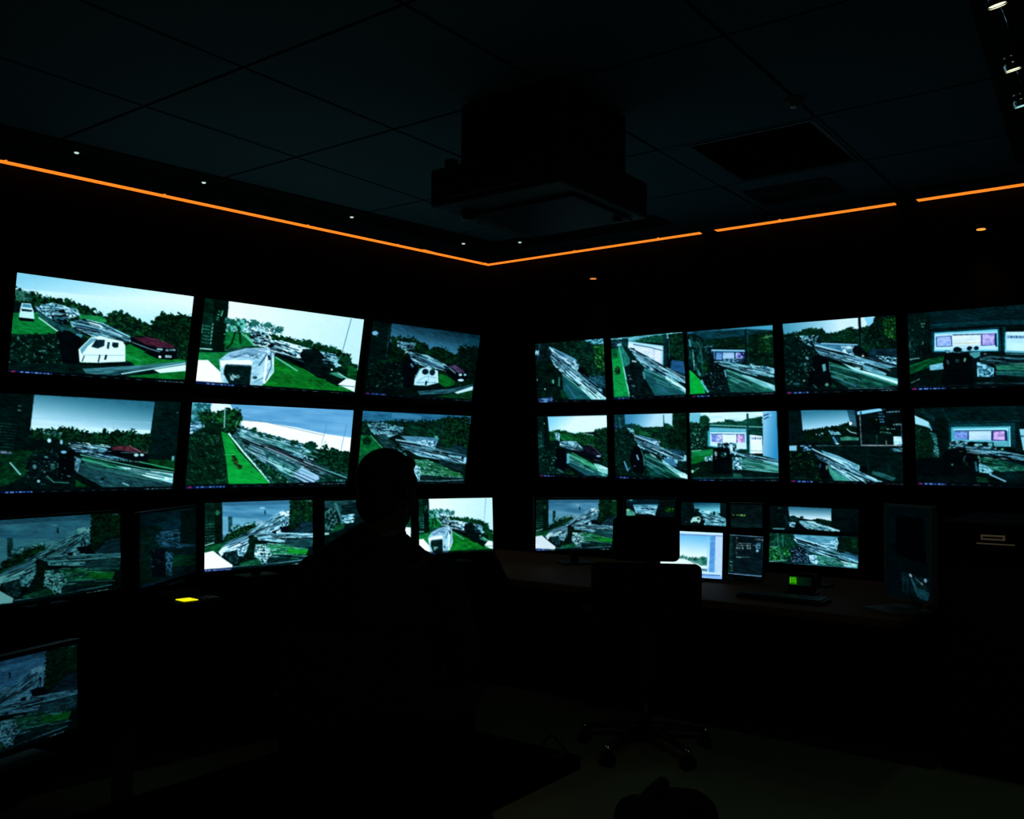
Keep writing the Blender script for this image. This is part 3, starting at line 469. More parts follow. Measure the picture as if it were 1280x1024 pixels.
# -- the wreck feed: long tangle of metal rising to the right, pale car bonnet, green verge
def wreck(p, bonnet=True):
    p.fill([(250,110),(840,95),(850,300),(260,440)], (78, 136, 176), (120, 172, 208), (200, 36, 5)); p.fill([(260,240),(560,260),(620,300),(400,340),(260,400)], (150, 195, 215), a=.5); p.fill([(260,115),(840,100),(840,140),(260,150)], (60, 110, 145), a=.7)
    p.fill([(100,120),(258,115),(262,440),(100,480)], (10, 60, 44), (4, 36, 28), (20, 30)); p.fill([(190,118),(258,115),(262,430),(195,450)], (3, 30, 20)); p.ell(218, 205, 20, 24, (60, 130, 100), (20, 70, 50), (8, 8))
    for k in range(7): p.dashes(112, 305 + k * 26, 196, 300 + k * 25, 10, (100, 165, 145), 31 + k, (.4, 1.1), (.3, .9), a=.75)
    p.line([(108,485),(190,460)], 10, (160, 205, 190))
    p.fill([(310,240),(345,240),(345,370),(312,370)], (10, 60, 60), (50, 110, 120), (8, 8), thr=.6); p.line([(620,190),(622,225)], 12, (20, 60, 80)); p.ell(600, 170, 24, 10, (150, 190, 220))
    tree(p, [(262,420),(330,370),(470,310),(540,290),(560,340),(440,390),(280,445)], rag=(10, 12), hi=(30, 100, 40)); p.streaks([(330,320),(540,280),(540,300),(340,350)], (18, 8), thr=.6, dark=(20, 70, 60)); p.fill([(540,285),(600,270),(610,320),(545,330)], (150, 180, 200))
    p.streaks([(540,350),(600,300),(740,225),(760,190),(860,195),(800,260),(815,330),(800,380),(520,400),(420,410)], (44, 12, -26), thr=.42, bright=(185, 220, 240), dark=(10, 26, 48), rag=(4, 10)); p.streaks([(740,200),(850,195),(840,230),(750,240)], (18, 14), thr=.3, bright=(225, 242, 250)); p.streaks([(750,250),(815,240),(815,340),(770,340)], (12, 30), thr=.48); p.fill([(740,330),(820,320),(830,385),(760,385)], (4, 10, 22), rag=(6, 10)); p.line([(600,300),(750,240)], 7, (10, 24, 46)); p.line([(480,390),(640,330),(740,300)], 5, (14, 34, 60))
    tree(p, [(830,100),(1020,100),(1020,300),(900,300),(850,370),(820,330)], rag=(8, 10), lo=(3, 26, 20), hi=(20, 70, 36), c3=(50, 120, 50)); p.fill([(960,120),(1015,120),(1010,260),(950,260)], (30, 100, 40), (6, 44, 24), (10, 14), a=.8); p.fill([(850,370),(930,290),(1010,280),(1020,400),(870,400)], (30, 74, 90), (12, 40, 54), (30, 8, -10)); p.dashes(965, 115, 1010, 115, 10, (130, 160, 150), 3)
    p.streaks([(520,385),(700,370),(1020,385),(1020,420),(800,420),(560,420)], (70, 8, 2), thr=.42); p.line([(560,395),(760,395),(1020,410)], 12, (190, 222, 238), c2=(110, 160, 185), n=(30, 8)); p.ell(705, 372, 26, 12, (3, 10, 20)); p.ell(725, 374, 12, 12, (210, 230, 240)); p.fill([(700,430),(1020,420),(1010,500),(900,500),(720,470)], (50, 110, 116), (16, 54, 60), (70, 10, 4)); p.streaks([(560,420),(800,430),(780,460),(560,440)], (50, 7, 5), thr=.5)
    p.fill([(540,470),(760,470),(980,510),(960,570),(760,560),(540,560)], (14, 110, 60), (50, 150, 90), (50, 12, 5), c3=(150, 210, 200), thr3=.76); p.fill([(800,500),(980,520),(960,560),(820,550)], (22, 150, 44)); p.fill([(640,560),(960,560),(940,620),(560,640)], (14, 50, 54), (5, 30, 34), (60, 10)); p.fill([(540,480),(640,470),(680,560),(640,600),(640,640),(560,600),(530,560)], (150, 200, 215), (10, 50, 56), (16, 12), thr=.5, c3=WHT, thr3=.6); p.line([(530,580),(740,580)], 8, (150, 200, 215))
    p.fill([(100,500),(260,460),(420,400),(480,400),(300,470),(230,540),(100,560)], (24, 120, 64), (12, 90, 50), (50, 10, -15)); p.fill([(255,490),(330,440),(460,400),(490,420),(470,460),(300,500)], (110, 145, 175), (60, 96, 124), (50, 7, -20)); p.line([(270,490),(480,405)], 5, (160, 195, 215)); p.fill([(225,540),(260,500),(400,460),(430,480),(380,520),(280,545),(250,580)], (222, 240, 248)); p.streaks([(380,500),(490,440),(500,470),(440,580),(390,570)], (14, 22, 30), thr=.48, bright=(190, 220, 235), dark=(24, 60, 80)); p.fill([(265,545),(385,525),(400,600),(380,640),(320,630)], (8, 40, 44), (40, 90, 96), (14, 14), thr=.6)
    p.fill([(490,420),(560,410),(540,480),(530,560),(520,600),(400,650),(440,590),(480,520)], (3, 20, 20), (8, 50, 30), (20, 16)); p.fill([(400,640),(560,590),(600,640),(420,670)], (10, 90, 50), (40, 120, 90), (24, 8)); p.line([(350,665),(600,650),(960,600)], 8, (110, 165, 175)); p.line([(560,560),(600,640),(640,600)], 6, (150, 205, 200))
    if bonnet: p.fill([(100,548),(180,530),(260,590),(348,650),(340,680),(100,690)], (245, 250, 255))
    p.fill([(350,668),(940,612),(940,645),(330,690)], (3, 20, 24), a=.8); p.dashes(850, 640, 935, 632, 8, (170, 200, 200), 4); return p
p = wreck(pic('F', (3, 26, 24))); p.line([(104,700),(340,680)], 22, (20, 24, 90)); p.dashes(110, 700, 330, 684, 10, (170, 190, 235), 5)
for k, s in (('D', .66), ('I', .50)):
    p = wreck(like(k, 'F', (2, 18, 18)), bonnet=(k == 'D')); p.im[..., 0] *= s * .70; p.im[..., 1] *= s * .94; p.im[..., 2] *= s * 1.05
p = P['D']; p.dashes(800, 650, 990, 634, 9, (170, 195, 200), 9)
p = wreck(like('J', 'F', (2, 20, 20))); p.im *= .88; p.line([(104,704),(250,696)], 24, (20, 30, 110)); p.dashes(110, 704, 330, 690, 10, (170, 190, 235), 5)
# dim slanted one beside it
p = pic('E', (3, 22, 24))
p.fill([(860,100),(1210,70),(1210,200),(860,210)], (4, 40, 54), (3, 28, 34), (60, 30)); p.fill([(860,180),(1000,180),(990,560),(860,580)], (3, 26, 24), (8, 46, 36), (16, 18)); p.streaks([(970,220),(1110,205),(1110,290),(1180,300),(1100,320),(1000,310),(960,270)], (26, 8, 2), thr=.55, bright=(40, 84, 110), dark=(4, 24, 30), mid=(14, 50, 62)); p.fill([(1110,100),(1205,90),(1205,290),(1120,290)], (3, 22, 20)); p.line([(1000,305),(1205,305)], 12, (26, 66, 90), c2=(10, 36, 46), n=(16, 5))
p.fill([(1050,360),(1205,360),(1205,420),(1040,440)], (4, 60, 34), (3, 34, 26), (30, 8)); p.streaks([(1020,340),(1070,350),(1060,490),(1025,480)], (9, 16), thr=.55, bright=(60, 110, 140), dark=(4, 26, 34), mid=(16, 56, 70)); p.fill([(930,330),(1020,320),(1020,500),(940,500)], (2, 8, 14), rag=(8, 10)); p.specks([(900,320),(1010,320),(1010,480),(880,480)], 9, 6, [(40, 70, 84), (60, 70, 100)]); p.fill([(860,420),(930,430),(920,560),(860,575)], (3, 40, 24), a=.7); p.line([(865,565),(1205,460)], 8, (8, 30, 44)); p.dashes(870, 560, 950, 540, 10, (20, 60, 130), 3)
# behind the man's shoulder
p = pic('G', (3, 28, 28))
p.fill([(80,435),(330,435),(330,470),(200,520),(80,480)], (50, 100, 104), (24, 66, 70), (50, 14)); p.fill([(190,470),(330,440),(330,540),(190,560)], (6, 34, 38), (14, 56, 60), (40, 12)); p.line([(150,450),(190,560),(200,620)], 16, (70, 130, 130)); p.fill([(80,500),(150,480),(170,600),(120,640),(80,650)], (6, 40, 40), (90, 140, 140), (8, 12), thr=.6)
p.streaks([(190,530),(280,525),(270,580),(200,590)], (22, 9), thr=.5, dark=(6, 26, 30)); p.fill([(150,600),(220,580),(200,620),(120,650)], (18, 90, 50)); p.line([(80,655),(110,650)], 14, (170, 205, 200)); p.fill([(560,560),(632,480),(632,610),(565,605)], (6, 56, 36), (20, 90, 50), (12, 12)); p.fill([(560,608),(632,612),(632,690),(600,690)], (232, 242, 248)); p.dashes(570, 690, 632, 690, 8, (170, 195, 225), 3)
# the same feed as the second screen of the first row
p = like('H', 'L1b', (3, 40, 26)); src = P['L1b']
iu = np.clip((p.u * (src.nu - 1)).round().astype(int), 0, src.nu - 1); iv = np.clip((p.v * (src.nv - 1)).round().astype(int), 0, src.nv - 1)

# -- right wall. The first of the first row
p = pic('R1a', (3, 26, 24))
tree(p, [(40,190),(930,130),(940,640),(560,600),(200,300)], rag=(4, 10), lo=(3, 28, 24), hi=(14, 66, 46), n=(26, 30), c3=(50, 110, 70)); p.fill([(680,150),(925,135),(920,205),(760,200)], (130, 195, 220), (30, 90, 100), (24, 14), thr=.55, rag=(8, 10)); p.fill([(790,230),(925,200),(930,560),(820,480)], (18, 90, 34), (3, 36, 22), (30, 34), rag=(10, 14), c3=(80, 150, 60), thr3=.7); p.line([(430,180),(440,260)], 24, (20, 90, 76), a=.6); p.line([(740,170),(760,300)], 30, (3, 30, 34))
p.fill([(50,190),(220,200),(230,420),(50,450)], (4, 20, 26), (20, 60, 64), (16, 40), thr=.6); p.streaks([(45,290),(100,290),(95,350),(50,350)], (18, 12), thr=.4, dark=(14, 30, 60)); p.fill([(40,430),(230,400),(330,520),(400,640),(380,900),(60,900)], (2, 16, 18), (4, 44, 30), (50, 46), rag=(8, 14))
p.fill([(230,240),(290,260),(560,390),(610,460),(590,560),(570,600),(240,390)], (140, 185, 215), (90, 140, 180), (70, 20, 30)); p.streaks([(400,340),(600,440),(600,540),(540,580),(380,430)], (24, 16, 20), thr=.42, bright=(200, 222, 240), dark=(16, 34, 66)); p.line([(240,250),(420,330),(560,400)], 12, (110, 155, 190)); p.line([(260,285),(330,330)], 10, (10, 26, 50)); p.line([(240,300),(245,370)], 12, (14, 34, 80)); p.line([(300,385),(450,500),(620,660)], 12, (10, 26, 44))
p.streaks([(240,370),(300,400),(480,530),(660,660),(940,880),(940,900),(820,900),(600,720),(380,570),(280,470)], (90, 17, 38), thr=.42, bright=(190, 222, 236), dark=(8, 28, 44)); p.line([(360,560),(560,720),(620,760)], 16, (3, 14, 24)); p.line([(580,580),(760,700),(930,860)], 24, (4, 14, 26)); p.line([(640,620),(780,730),(900,830)], 8, (110, 150, 180)); p.specks([(270,400),(320,420),(350,560),(290,500)], 7, 12, [(190, 210, 225)])
p.fill([(390,590),(470,640),(720,880),(740,910),(470,915),(400,790)], (30, 108, 112), (22, 84, 96), (120, 30, 40)); p.line([(440,720),(560,900)], 18, (80, 120, 175), a=.7); p.line([(390,590),(560,720),(760,900)], 12, (140, 205, 180)); p.fill([(600,740),(680,720),(840,850),(940,880),(940,912),(760,915)], (215, 240, 240), (150, 205, 210), (50, 14, 38)); p.line([(740,760),(880,890)], 8, (90, 130, 130))
p.fill([(360,800),(400,790),(480,915),(380,910)], (10, 70, 46)); p.fill([(740,600),(930,610),(935,760),(870,760),(720,660)], (40, 100, 124), (14, 46, 60), (26, 10, 20)); p.fill([(570,560),(640,480),(730,600),(720,660),(640,610)], (2, 14, 18), rag=(8, 14)); p.fill([(840,760),(940,800),(940,860),(880,820)], (3, 14, 22)); p.ell(870, 780, 30, 14, (150, 195, 220), rot=30); p.ell(272, 690, 14, 28, (100, 170, 150)); p.line([(352,630),(345,750)], 20, (80, 140, 120), a=.8); p.ell(165, 788, 12, 12, (150, 190, 190)); p.ell(65, 672, 10, 16, (90, 150, 130))
p.bar(70, 945, 930, 925, 26, red=False, blue=.2); p.streaks([(80,915),(260,890),(255,955),(80,960)], (34, 12, 20), thr=.5, bright=(120, 160, 205), dark=(8, 12, 60), mid=(60, 60, 140))
# second
p = pic('R1b', (4, 34, 32))
p.fill([(40,130),(960,50),(970,120),(300,180),(60,160)], (170, 225, 240), (90, 165, 180), (90, 20, -5)); tree(p, [(520,110),(740,80),(740,200),(520,180),(280,170)], rag=(8, 10), lo=(8, 74, 70), hi=(30, 120, 80), n=(20, 14)); tree(p, [(780,80),(970,60),(985,420),(900,430),(780,340)], rag=(8, 12), lo=(3, 32, 26), hi=(16, 76, 44), n=(22, 30), c3=(60, 120, 60)); p.fill([(50,140),(270,130),(270,230),(60,260)], (20, 70, 80), (8, 36, 46), (20, 20), c3=(90, 150, 160), thr3=.8); p.fill([(190,125),(265,125),(265,230),(200,230)], (6, 60, 60))
p.fill([(50,260),(140,260),(200,470),(230,640),(280,900),(70,900)], (14, 148, 66), (10, 168, 74), (30, 60)); p.fill([(60,260),(130,265),(120,380),(60,380)], (6, 80, 44), a=.7); p.ell(122, 545, 40, 60, (6, 44, 26), (60, 90, 40), (16, 14), rag=(8, 12)); p.fill([(130,220),(190,230),(280,380),(290,470),(200,500),(160,360)], (50, 150, 130), (30, 110, 100), (20, 60)); p.line([(200,500),(275,890)], 18, (150, 220, 210)); p.line([(150,240),(200,500)], 16, (90, 190, 170)); p.ell(150, 210, 30, 18, (150, 200, 215)); p.fill([(285,890),(310,830),(330,890)], (170, 210, 235))
p.fill([(270,170),(330,175),(720,230),(715,270),(700,480),(640,470),(350,320),(260,250)], (205, 220, 238), (225, 228, 240), (50, 40)); p.line([(280,178),(720,245)], 26, (180, 220, 240)); p.line([(330,205),(560,250),(700,290)], 10, (40, 90, 120)); p.line([(715,240),(705,480)], 16, (110, 180, 200)); p.line([(690,290),(685,460)], 8, (190, 190, 235)); p.line([(598,270),(590,430)], 5, (120, 140, 160)); p.specks([(420,240),(690,300),(690,440),(520,350)], 16, 10, [(235, 205, 220), (190, 190, 230), (240, 240, 250)]); p.ell(320, 262, 30, 10, (30, 60, 90))
p.streaks([(250,230),(360,300),(500,350),(700,480),(840,560),(1000,660),(1000,720),(940,700),(700,640),(470,500),(380,400)], (90, 15, 32), thr=.42, bright=(180, 218, 236), dark=(8, 26, 44)); p.line([(370,310),(540,400),(740,520),(1000,690)], 15, (4, 14, 28)); p.line([(600,530),(740,610)], 26, (4, 16, 28)); p.line([(760,540),(990,660)], 12, (6, 18, 30)); p.specks([(350,340),(460,400),(480,520),(400,430)], 14, 11, [(180, 220, 235)])
p.fill([(460,520),(600,560),(740,640),(990,780),(1000,860),(600,880),(470,640)], (40, 120, 124), (26, 92, 104), (110, 34, 34)); p.line([(560,640),(760,850)], 40, (60, 120, 150), a=.5); p.line([(470,530),(700,640),(880,790)], 12, (130, 200, 185)); p.fill([(730,620),(840,660),(1000,790),(1000,850),(900,790),(740,680)], (190, 225, 230), (120, 190, 190), (50, 14, 35)); p.line([(740,640),(1000,810)], 16, (220, 240, 235))
p.fill([(800,410),(970,430),(990,600),(800,530)], (50, 110, 165), (30, 80, 130), (34, 9, 25)); p.fill([(720,420),(820,400),(800,520),(720,500)], (4, 20, 30), rag=(8, 12)); p.line([(740,80),(735,480)], 46, (8, 50, 60), a=.85); p.line([(785,100),(790,400)], 12, (50, 120, 130), a=.6)
p.fill([(290,440),(380,430),(440,480),(460,640),(450,720),(560,880),(280,880),(240,660),(250,500)], (3, 14, 20), (6, 36, 36), (30, 40), rag=(8, 14)); p.line([(455,560),(470,660)], 24, (90, 150, 160)); p.specks([(260,600),(330,640),(340,780),(280,760)], 6, 12, [(110, 160, 170), (140, 120, 140)]); p.fill([(310,410),(370,420),(370,440),(310,435)], (190, 190, 200)); p.bar(60, 915, 990, 880, 22, blue=.22, red=False)
# third
p = pic('R1c', (3, 24, 26))
p.fill([(40,150),(1080,60),(1080,130),(40,170)], (50, 120, 160), (90, 170, 205), g=(200, 0, 1000, 0)); p.fill([(100,150),(740,110),(1080,120),(740,200),(240,240)], (8, 50, 60), (14, 72, 84), (90, 20, -4)); tree(p, [(240,250),(740,200),(1080,120),(1100,560),(760,560),(720,360),(240,330)], rag=(6, 12), lo=(3, 30, 28), hi=(8, 60, 36), n=(36, 26), c3=(60, 110, 40)); p.fill([(900,200),(1075,170),(1080,400),(900,400)], (20, 84, 34), (3, 36, 24), (22, 22), a=.8, c3=(100, 150, 60), thr3=.84); p.dashes(960, 215, 1080, 190, 14, (120, 150, 110), 3)
p.line([(755,110),(765,540)], 44, (3, 30, 36), a=.9); p.line([(772,120),(785,520)], 12, (40, 100, 96), a=.7); p.fill([(40,170),(240,240),(330,480),(280,640),(220,700),(160,680),(60,560)], (4, 34, 34), (30, 90, 80), (18, 50), thr=.62, rag=(4, 10)); p.line([(60,240),(80,330)], 18, (90, 160, 190)); p.line([(180,270),(225,540)], 26, (50, 120, 110), a=.7); p.line([(100,360),(125,620)], 20, (140, 205, 205), c2=(20, 70, 70), n=(10, 16)); p.line([(150,590),(190,690)], 26, (120, 190, 195), c2=(20, 80, 70), n=(12, 16)); p.fill([(210,540),(290,520),(300,640),(240,660)], (20, 90, 40), (4, 44, 26), (20, 16), rag=(8, 12)); p.line([(240,330),(350,320)], 22, (90, 150, 175), c2=(20, 60, 70), n=(30, 10))
p.fill([(60,610),(100,640),(240,790),(250,905),(60,915)], (4, 182, 62)); p.line([(200,740),(290,890)], 34, (100, 190, 190))
p.fill([(300,370),(740,370),(735,500),(700,530),(370,500),(350,440)], (20, 50, 80)); p.line([(330,370),(740,375)], 22, (150, 200, 235)); p.fill([(390,395),(462,395),(462,485),(385,485)], (140, 170, 225), (90, 130, 200), (50, 18)); p.fill([(470,395),(612,395),(610,475),(470,480)], (185, 205, 235), (150, 180, 220), (60, 10)); p.fill([(625,395),(735,400),(730,470),(625,470)], (60, 50, 150), (195, 190, 240), (16, 16), thr=.5); p.line([(365,380),(370,480)], 12, (110, 160, 200)); p.fill([(480,470),(620,475),(700,480),(690,530),(480,500)], (120, 165, 195), (30, 60, 90), (26, 12), thr=.5)
p.streaks([(350,510),(480,500),(740,550),(900,620),(1100,680),(1100,700),(900,690),(700,640),(480,560)], (80, 11, 18), thr=.44, bright=(150, 205, 215), dark=(8, 34, 44)); p.streaks([(780,530),(1100,580),(1105,660),(900,620),(760,560)], (50, 14, 12), thr=.56, dark=(4, 26, 36), mid=(30, 84, 100)); p.line([(500,570),(700,650)], 22, (6, 26, 34)); p.ell(1085, 620, 26, 30, (150, 200, 220), rot=-30)
p.fill([(500,590),(660,640),(1110,870),(1110,890),(560,890),(520,740)], (20, 84, 76), (34, 110, 100), (120, 26, 26)); p.line([(540,720),(800,860)], 26, (50, 100, 120), a=.5); p.line([(520,610),(860,760),(1000,840)], 16, (60, 150, 120)); p.fill([(690,660),(800,690),(1110,800),(1115,870),(1000,830),(740,710)], (190, 228, 235), (110, 180, 185), (80, 14, 22)); p.fill([(860,650),(1100,720),(1100,780),(940,720)], (3, 30, 34), (20, 70, 60), (40, 14, 15))
p.fill([(340,540),(420,530),(480,600),(520,700),(520,860),(300,880),(230,780),(240,660)], (2, 12, 18), (6, 34, 34), (24, 30), rag=(8, 14), c3=(110, 150, 160), thr3=.93); p.line([(490,610),(510,700)], 22, (110, 160, 180)); p.ell(350, 700, 40, 18, (60, 110, 120), BLK, (14, 10), thr=.5); p.bar(80, 945, 1100, 900, 22, blue=.22)
# fourth
p = pic('R1d', (3, 22, 24))
p.fill([(40,120),(960,45),(960,150),(560,220),(60,230)], (90, 160, 190), (210, 228, 240), g=(60, 150, 620, 130)); tree(p, [(60,220),(200,200),(300,165),(450,165),(470,210),(600,200),(720,150),(800,180),(960,100),(1170,50),(1190,360),(930,420),(760,320),(400,290),(180,300)], rag=(12, 12), lo=(3, 34, 26), hi=(16, 74, 44)); tree(p, [(930,60),(1170,45),(1190,360),(950,380),(870,300),(900,150)], rag=(8, 12), lo=(2, 20, 20), hi=(10, 50, 34), n=(26, 30)); p.fill([(1040,70),(1165,60),(1170,280),(1060,240)], (20, 90, 30), (3, 34, 22), (16, 20), rag=(8, 12), c3=(90, 150, 50), thr3=.78); p.fill([(440,240),(560,240),(640,280),(430,290)], (10, 90, 54), (4, 50, 40), (30, 10)); p.fill([(850,60),(950,55),(945,110),(900,150)], (150, 205, 235))
p.line([(805,60),(830,320),(850,580)], 26, (2, 14, 20)); p.line([(832,200),(838,420)], 7, (60, 100, 100)); p.fill([(200,240),(400,235),(400,290),(340,360),(200,340)], (130, 190, 210), (4, 26, 34), (24, 14), thr=.5, rag=(6, 10)); p.fill([(60,220),(200,230),(380,400),(430,440),(540,640),(540,740),(80,740)], (2, 20, 22), (6, 44, 38), (30, 34), rag=(6, 12), c3=(70, 120, 110), thr3=.9)
p.fill([(380,310),(800,320),(760,400),(560,380),(370,350)], (100, 155, 190), (60, 110, 150), (70, 16, 4)); p.line([(430,312),(800,325)], 13, (150, 190, 220)); p.streaks([(630,330),(790,340),(760,430),(650,400)], (24, 16), thr=.42, bright=(205, 225, 245), dark=(16, 30, 80)); p.streaks([(360,350),(560,380),(860,450),(1195,540),(1100,560),(860,520),(640,490),(420,420)], (90, 12, 12), thr=.46, bright=(160, 205, 225), dark=(6, 24, 40)); p.line([(480,440),(700,490),(860,530)], 10, (4, 14, 24)); p.line([(560,430),(860,480),(1195,540)], 12, (150, 190, 215), c2=(60, 100, 130), n=(40, 8)); p.ell(800, 375, 54, 44, (3, 12, 20), rag=(8, 12)); p.fill([(930,370),(1190,360),(1195,520),(900,450)], (26, 70, 96), (10, 36, 50), (50, 10, 6)); p.streaks([(980,430),(1195,450),(1195,520),(1080,500)], (24, 12), thr=.55, dark=(4, 20, 34)); p.line([(870,450),(1190,530)], 14, (3, 10, 20)); p.ell(855, 435, 12, 12, (190, 190, 190))
p.fill([(860,520),(1000,560),(1100,610),(1090,630),(960,600),(860,570)], (150, 205, 220), (90, 150, 170), (40, 10, 15)); p.fill([(760,520),(840,510),(850,560),(760,560)], (30, 50, 54)); p.ell(800, 558, 36, 12, (190, 205, 190)); p.fill([(1100,560),(1195,550),(1200,640),(1120,620)], (4, 34, 34)); p.fill([(520,500),(620,520),(860,590),(1215,720),(1100,745),(720,755),(540,650)], (12, 66, 56), (26, 92, 80), (120, 22, 18)); p.line([(540,630),(640,670),(800,740)], 16, (70, 120, 150)); p.line([(530,500),(700,560),(1210,730)], 10, (50, 140, 110)); p.fill([(640,500),(860,580),(1215,660),(1215,720),(1000,650),(800,600)], (180, 225, 230), (110, 190, 190), (90, 12, 16)); p.line([(860,585),(1215,700)], 14, (225, 245, 240))
p.fill([(360,430),(420,420),(520,470),(540,560),(540,740),(300,740),(340,520)], (2, 8, 14), rag=(7, 14)); p.fill([(445,520),(480,510),(490,580),(460,590)], (110, 170, 175)); p.line([(520,490),(530,600)], 12, (60, 130, 130)); p.specks([(270,440),(360,480),(380,640),(280,640)], 7, 13, [(100, 150, 150), (80, 110, 120)]); p.ell(295, 455, 20, 14, (110, 160, 160), rot=40); p.ell(500, 720, 20, 18, (100, 150, 130)); p.ell(195, 712, 34, 12, (50, 90, 100)); p.fill([(540,740),(560,700),(610,755)], (14, 80, 40)); p.ell(268, 680, 12, 12, (120, 150, 140)); p.line([(360,720),(400,755)], 14, (50, 90, 90)); p.line([(720,758),(1190,755)], 6, (110, 150, 160)); p.bar(90, 805, 1210, 775, 22, blue=.2)
# fifth: lit billboard
p = pic('R1e', (3, 20, 24))
p.fill([(40,130),(1300,40),(1300,250),(280,230)], (3, 30, 36), (4, 40, 46), (200, 60)); p.line([(270,265),(980,225),(1300,225)], 50, (6, 56, 66)); p.line([(280,250),(980,222)], 12, (10, 78, 88), a=.6); p.fill([(45,140),(270,140),(300,600),(60,620)], (3, 28, 28), (4, 40, 34), (40, 50), c3=(40, 80, 70), thr3=.92); p.fill([(200,440),(270,430),(320,590),(210,600)], (3, 18, 18)); p.dashes(180, 240, 230, 236, 14, (120, 150, 110), 3); p.dashes(190, 268, 225, 268, 14, (100, 130, 100), 5)
for k in range(10): p.dashes(62 + k * 2, 375 + k * 24, 130 + (k % 3) * 20, 380 + k * 23, 10, (80, 120, 110), 40 + k, (.4, 2), (.5, 2), a=.7)
p.line([(75,600),(180,585)], 10, (130, 170, 165)); p.line([(210,420),(205,450)], 12, (110, 140, 130))
p.fill([(75,660),(250,600),(430,560),(440,640),(200,760),(85,840)], (12, 118, 54), (4, 70, 36), (90, 20, -20)); p.fill([(80,760),(240,690),(440,700),(440,860),(90,870)], (3, 30, 22), (3, 18, 18), (40, 20)); p.fill([(280,660),(420,635),(430,700),(290,715)], (150, 205, 225), (110, 165, 190), (40, 14)); p.line([(90,845),(190,800)], 12, (150, 175, 170), c2=(40, 60, 60), n=(10, 8))
p.fill([(290,320),(980,270),(1020,520),(300,530)], (6, 66, 80)); p.fill([(322,330),(970,295),(985,515),(325,518)], (130, 205, 230)); p.fill([(330,345),(960,318),(965,500),(335,500)], (195, 220, 245)); p.fill([(345,370),(500,362),(505,465),(352,470)], (150, 170, 235), (190, 195, 245), (20, 14)); p.fill([(508,362),(795,352),(795,450),(512,455)], (205, 222, 242), (235, 235, 235), (80, 20)); p.dashes(520, 440, 790, 430, 9, (200, 200, 140), 3, (3, 8)); p.fill([(800,340),(950,335),(958,455),(805,462)], (70, 60, 150)); p.fill([(812,345),(938,340),(940,452),(815,455)], (165, 140, 220), (215, 190, 240), (26, 22)); p.line([(345,370),(350,470)], 7, (40, 50, 110)); p.line([(350,470),(500,465)], 5, (40, 60, 110)); p.line([(495,362),(508,465)], 8, (50, 60, 120)); p.line([(345,370),(500,362)], 5, (60, 80, 130)); p.line([(510,352),(800,345)], 8, (40, 60, 80)); p.line([(950,335),(962,470)], 14, (10, 20, 60)); p.line([(330,490),(980,485)], 22, (190, 225, 245))
p.fill([(1040,320),(1300,320),(1300,530),(1060,530)], (205, 232, 245), (185, 218, 236), (120, 30)); p.fill([(1015,270),(1050,280),(1060,530),(1030,560)], (4, 60, 70)); p.dashes(1070, 372, 1300, 375, 26, (60, 90, 150), 4, (.3, .8), (.1, .3)); p.line([(1060,520),(1300,530)], 20, (110, 175, 195)); p.line([(1060,545),(1300,550)], 12, (60, 120, 130)); p.line([(1050,330),(1060,530)], 14, (120, 200, 220))
p.fill([(430,505),(470,500),(620,530),(800,560),(760,590),(700,560),(480,560)], (60, 110, 130), (150, 195, 210), (30, 12), thr=.5); p.ell(565, 500, 46, 26, (4, 16, 24), rag=(4, 10)); p.ell(690, 488, 30, 22, (4, 16, 26)); p.ell(758, 486, 26, 20, (10, 24, 40)); p.ell(640, 500, 20, 22, (170, 210, 225)); p.ell(720, 500, 18, 14, (150, 200, 210)); p.fill([(680,530),(800,520),(800,570),(740,590)], (90, 160, 165)); p.fill([(800,530),(1050,520),(1050,570),(820,570)], (3, 26, 26)); p.ell(850, 545, 16, 12, (110, 90, 100)); p.line([(800,590),(900,575),(1300,600)], 18, (110, 165, 185), c2=(30, 70, 80), n=(60, 8)); p.line([(790,630),(980,620),(1300,640)], 14, (4, 22, 28)); p.line([(940,655),(1300,645)], 9, (150, 190, 170), c2=(40, 100, 60), n=(40, 8))
p.fill([(960,660),(1300,650),(1300,720),(980,710)], (30, 100, 84), (60, 140, 110), (90, 8)); p.fill([(960,720),(1300,720),(1300,780),(980,760)], (50, 120, 116), (20, 74, 74), (120, 10, 3)); p.streaks([(770,625),(860,650),(950,690),(950,780),(780,780)], (26, 22, 10), thr=.5, bright=(160, 215, 240), dark=(10, 60, 80)); p.fill([(780,780),(1300,780),(1300,830),(780,830)], (3, 22, 22)); p.line([(780,845),(960,845),(1300,850)], 14, (50, 96, 100), c2=(14, 40, 44), n=(60, 10))
p.fill([(440,540),(480,530),(690,535),(710,600),(740,720),(750,880),(400,880),(430,700),(420,640)], (2, 8, 12), rag=(3, 10)); p.ell(470, 630, 14, 26, (60, 90, 100), rot=-20); p.ell(570, 615, 26, 22, (40, 80, 86), BLK, (12, 10)); p.ell(645, 605, 14, 22, (110, 150, 120), rot=15); p.line([(80,880),(1300,865)], 10, (14, 44, 48)); p.bar(95, 908, 1300, 880, 26, blue=.3, tail=False)
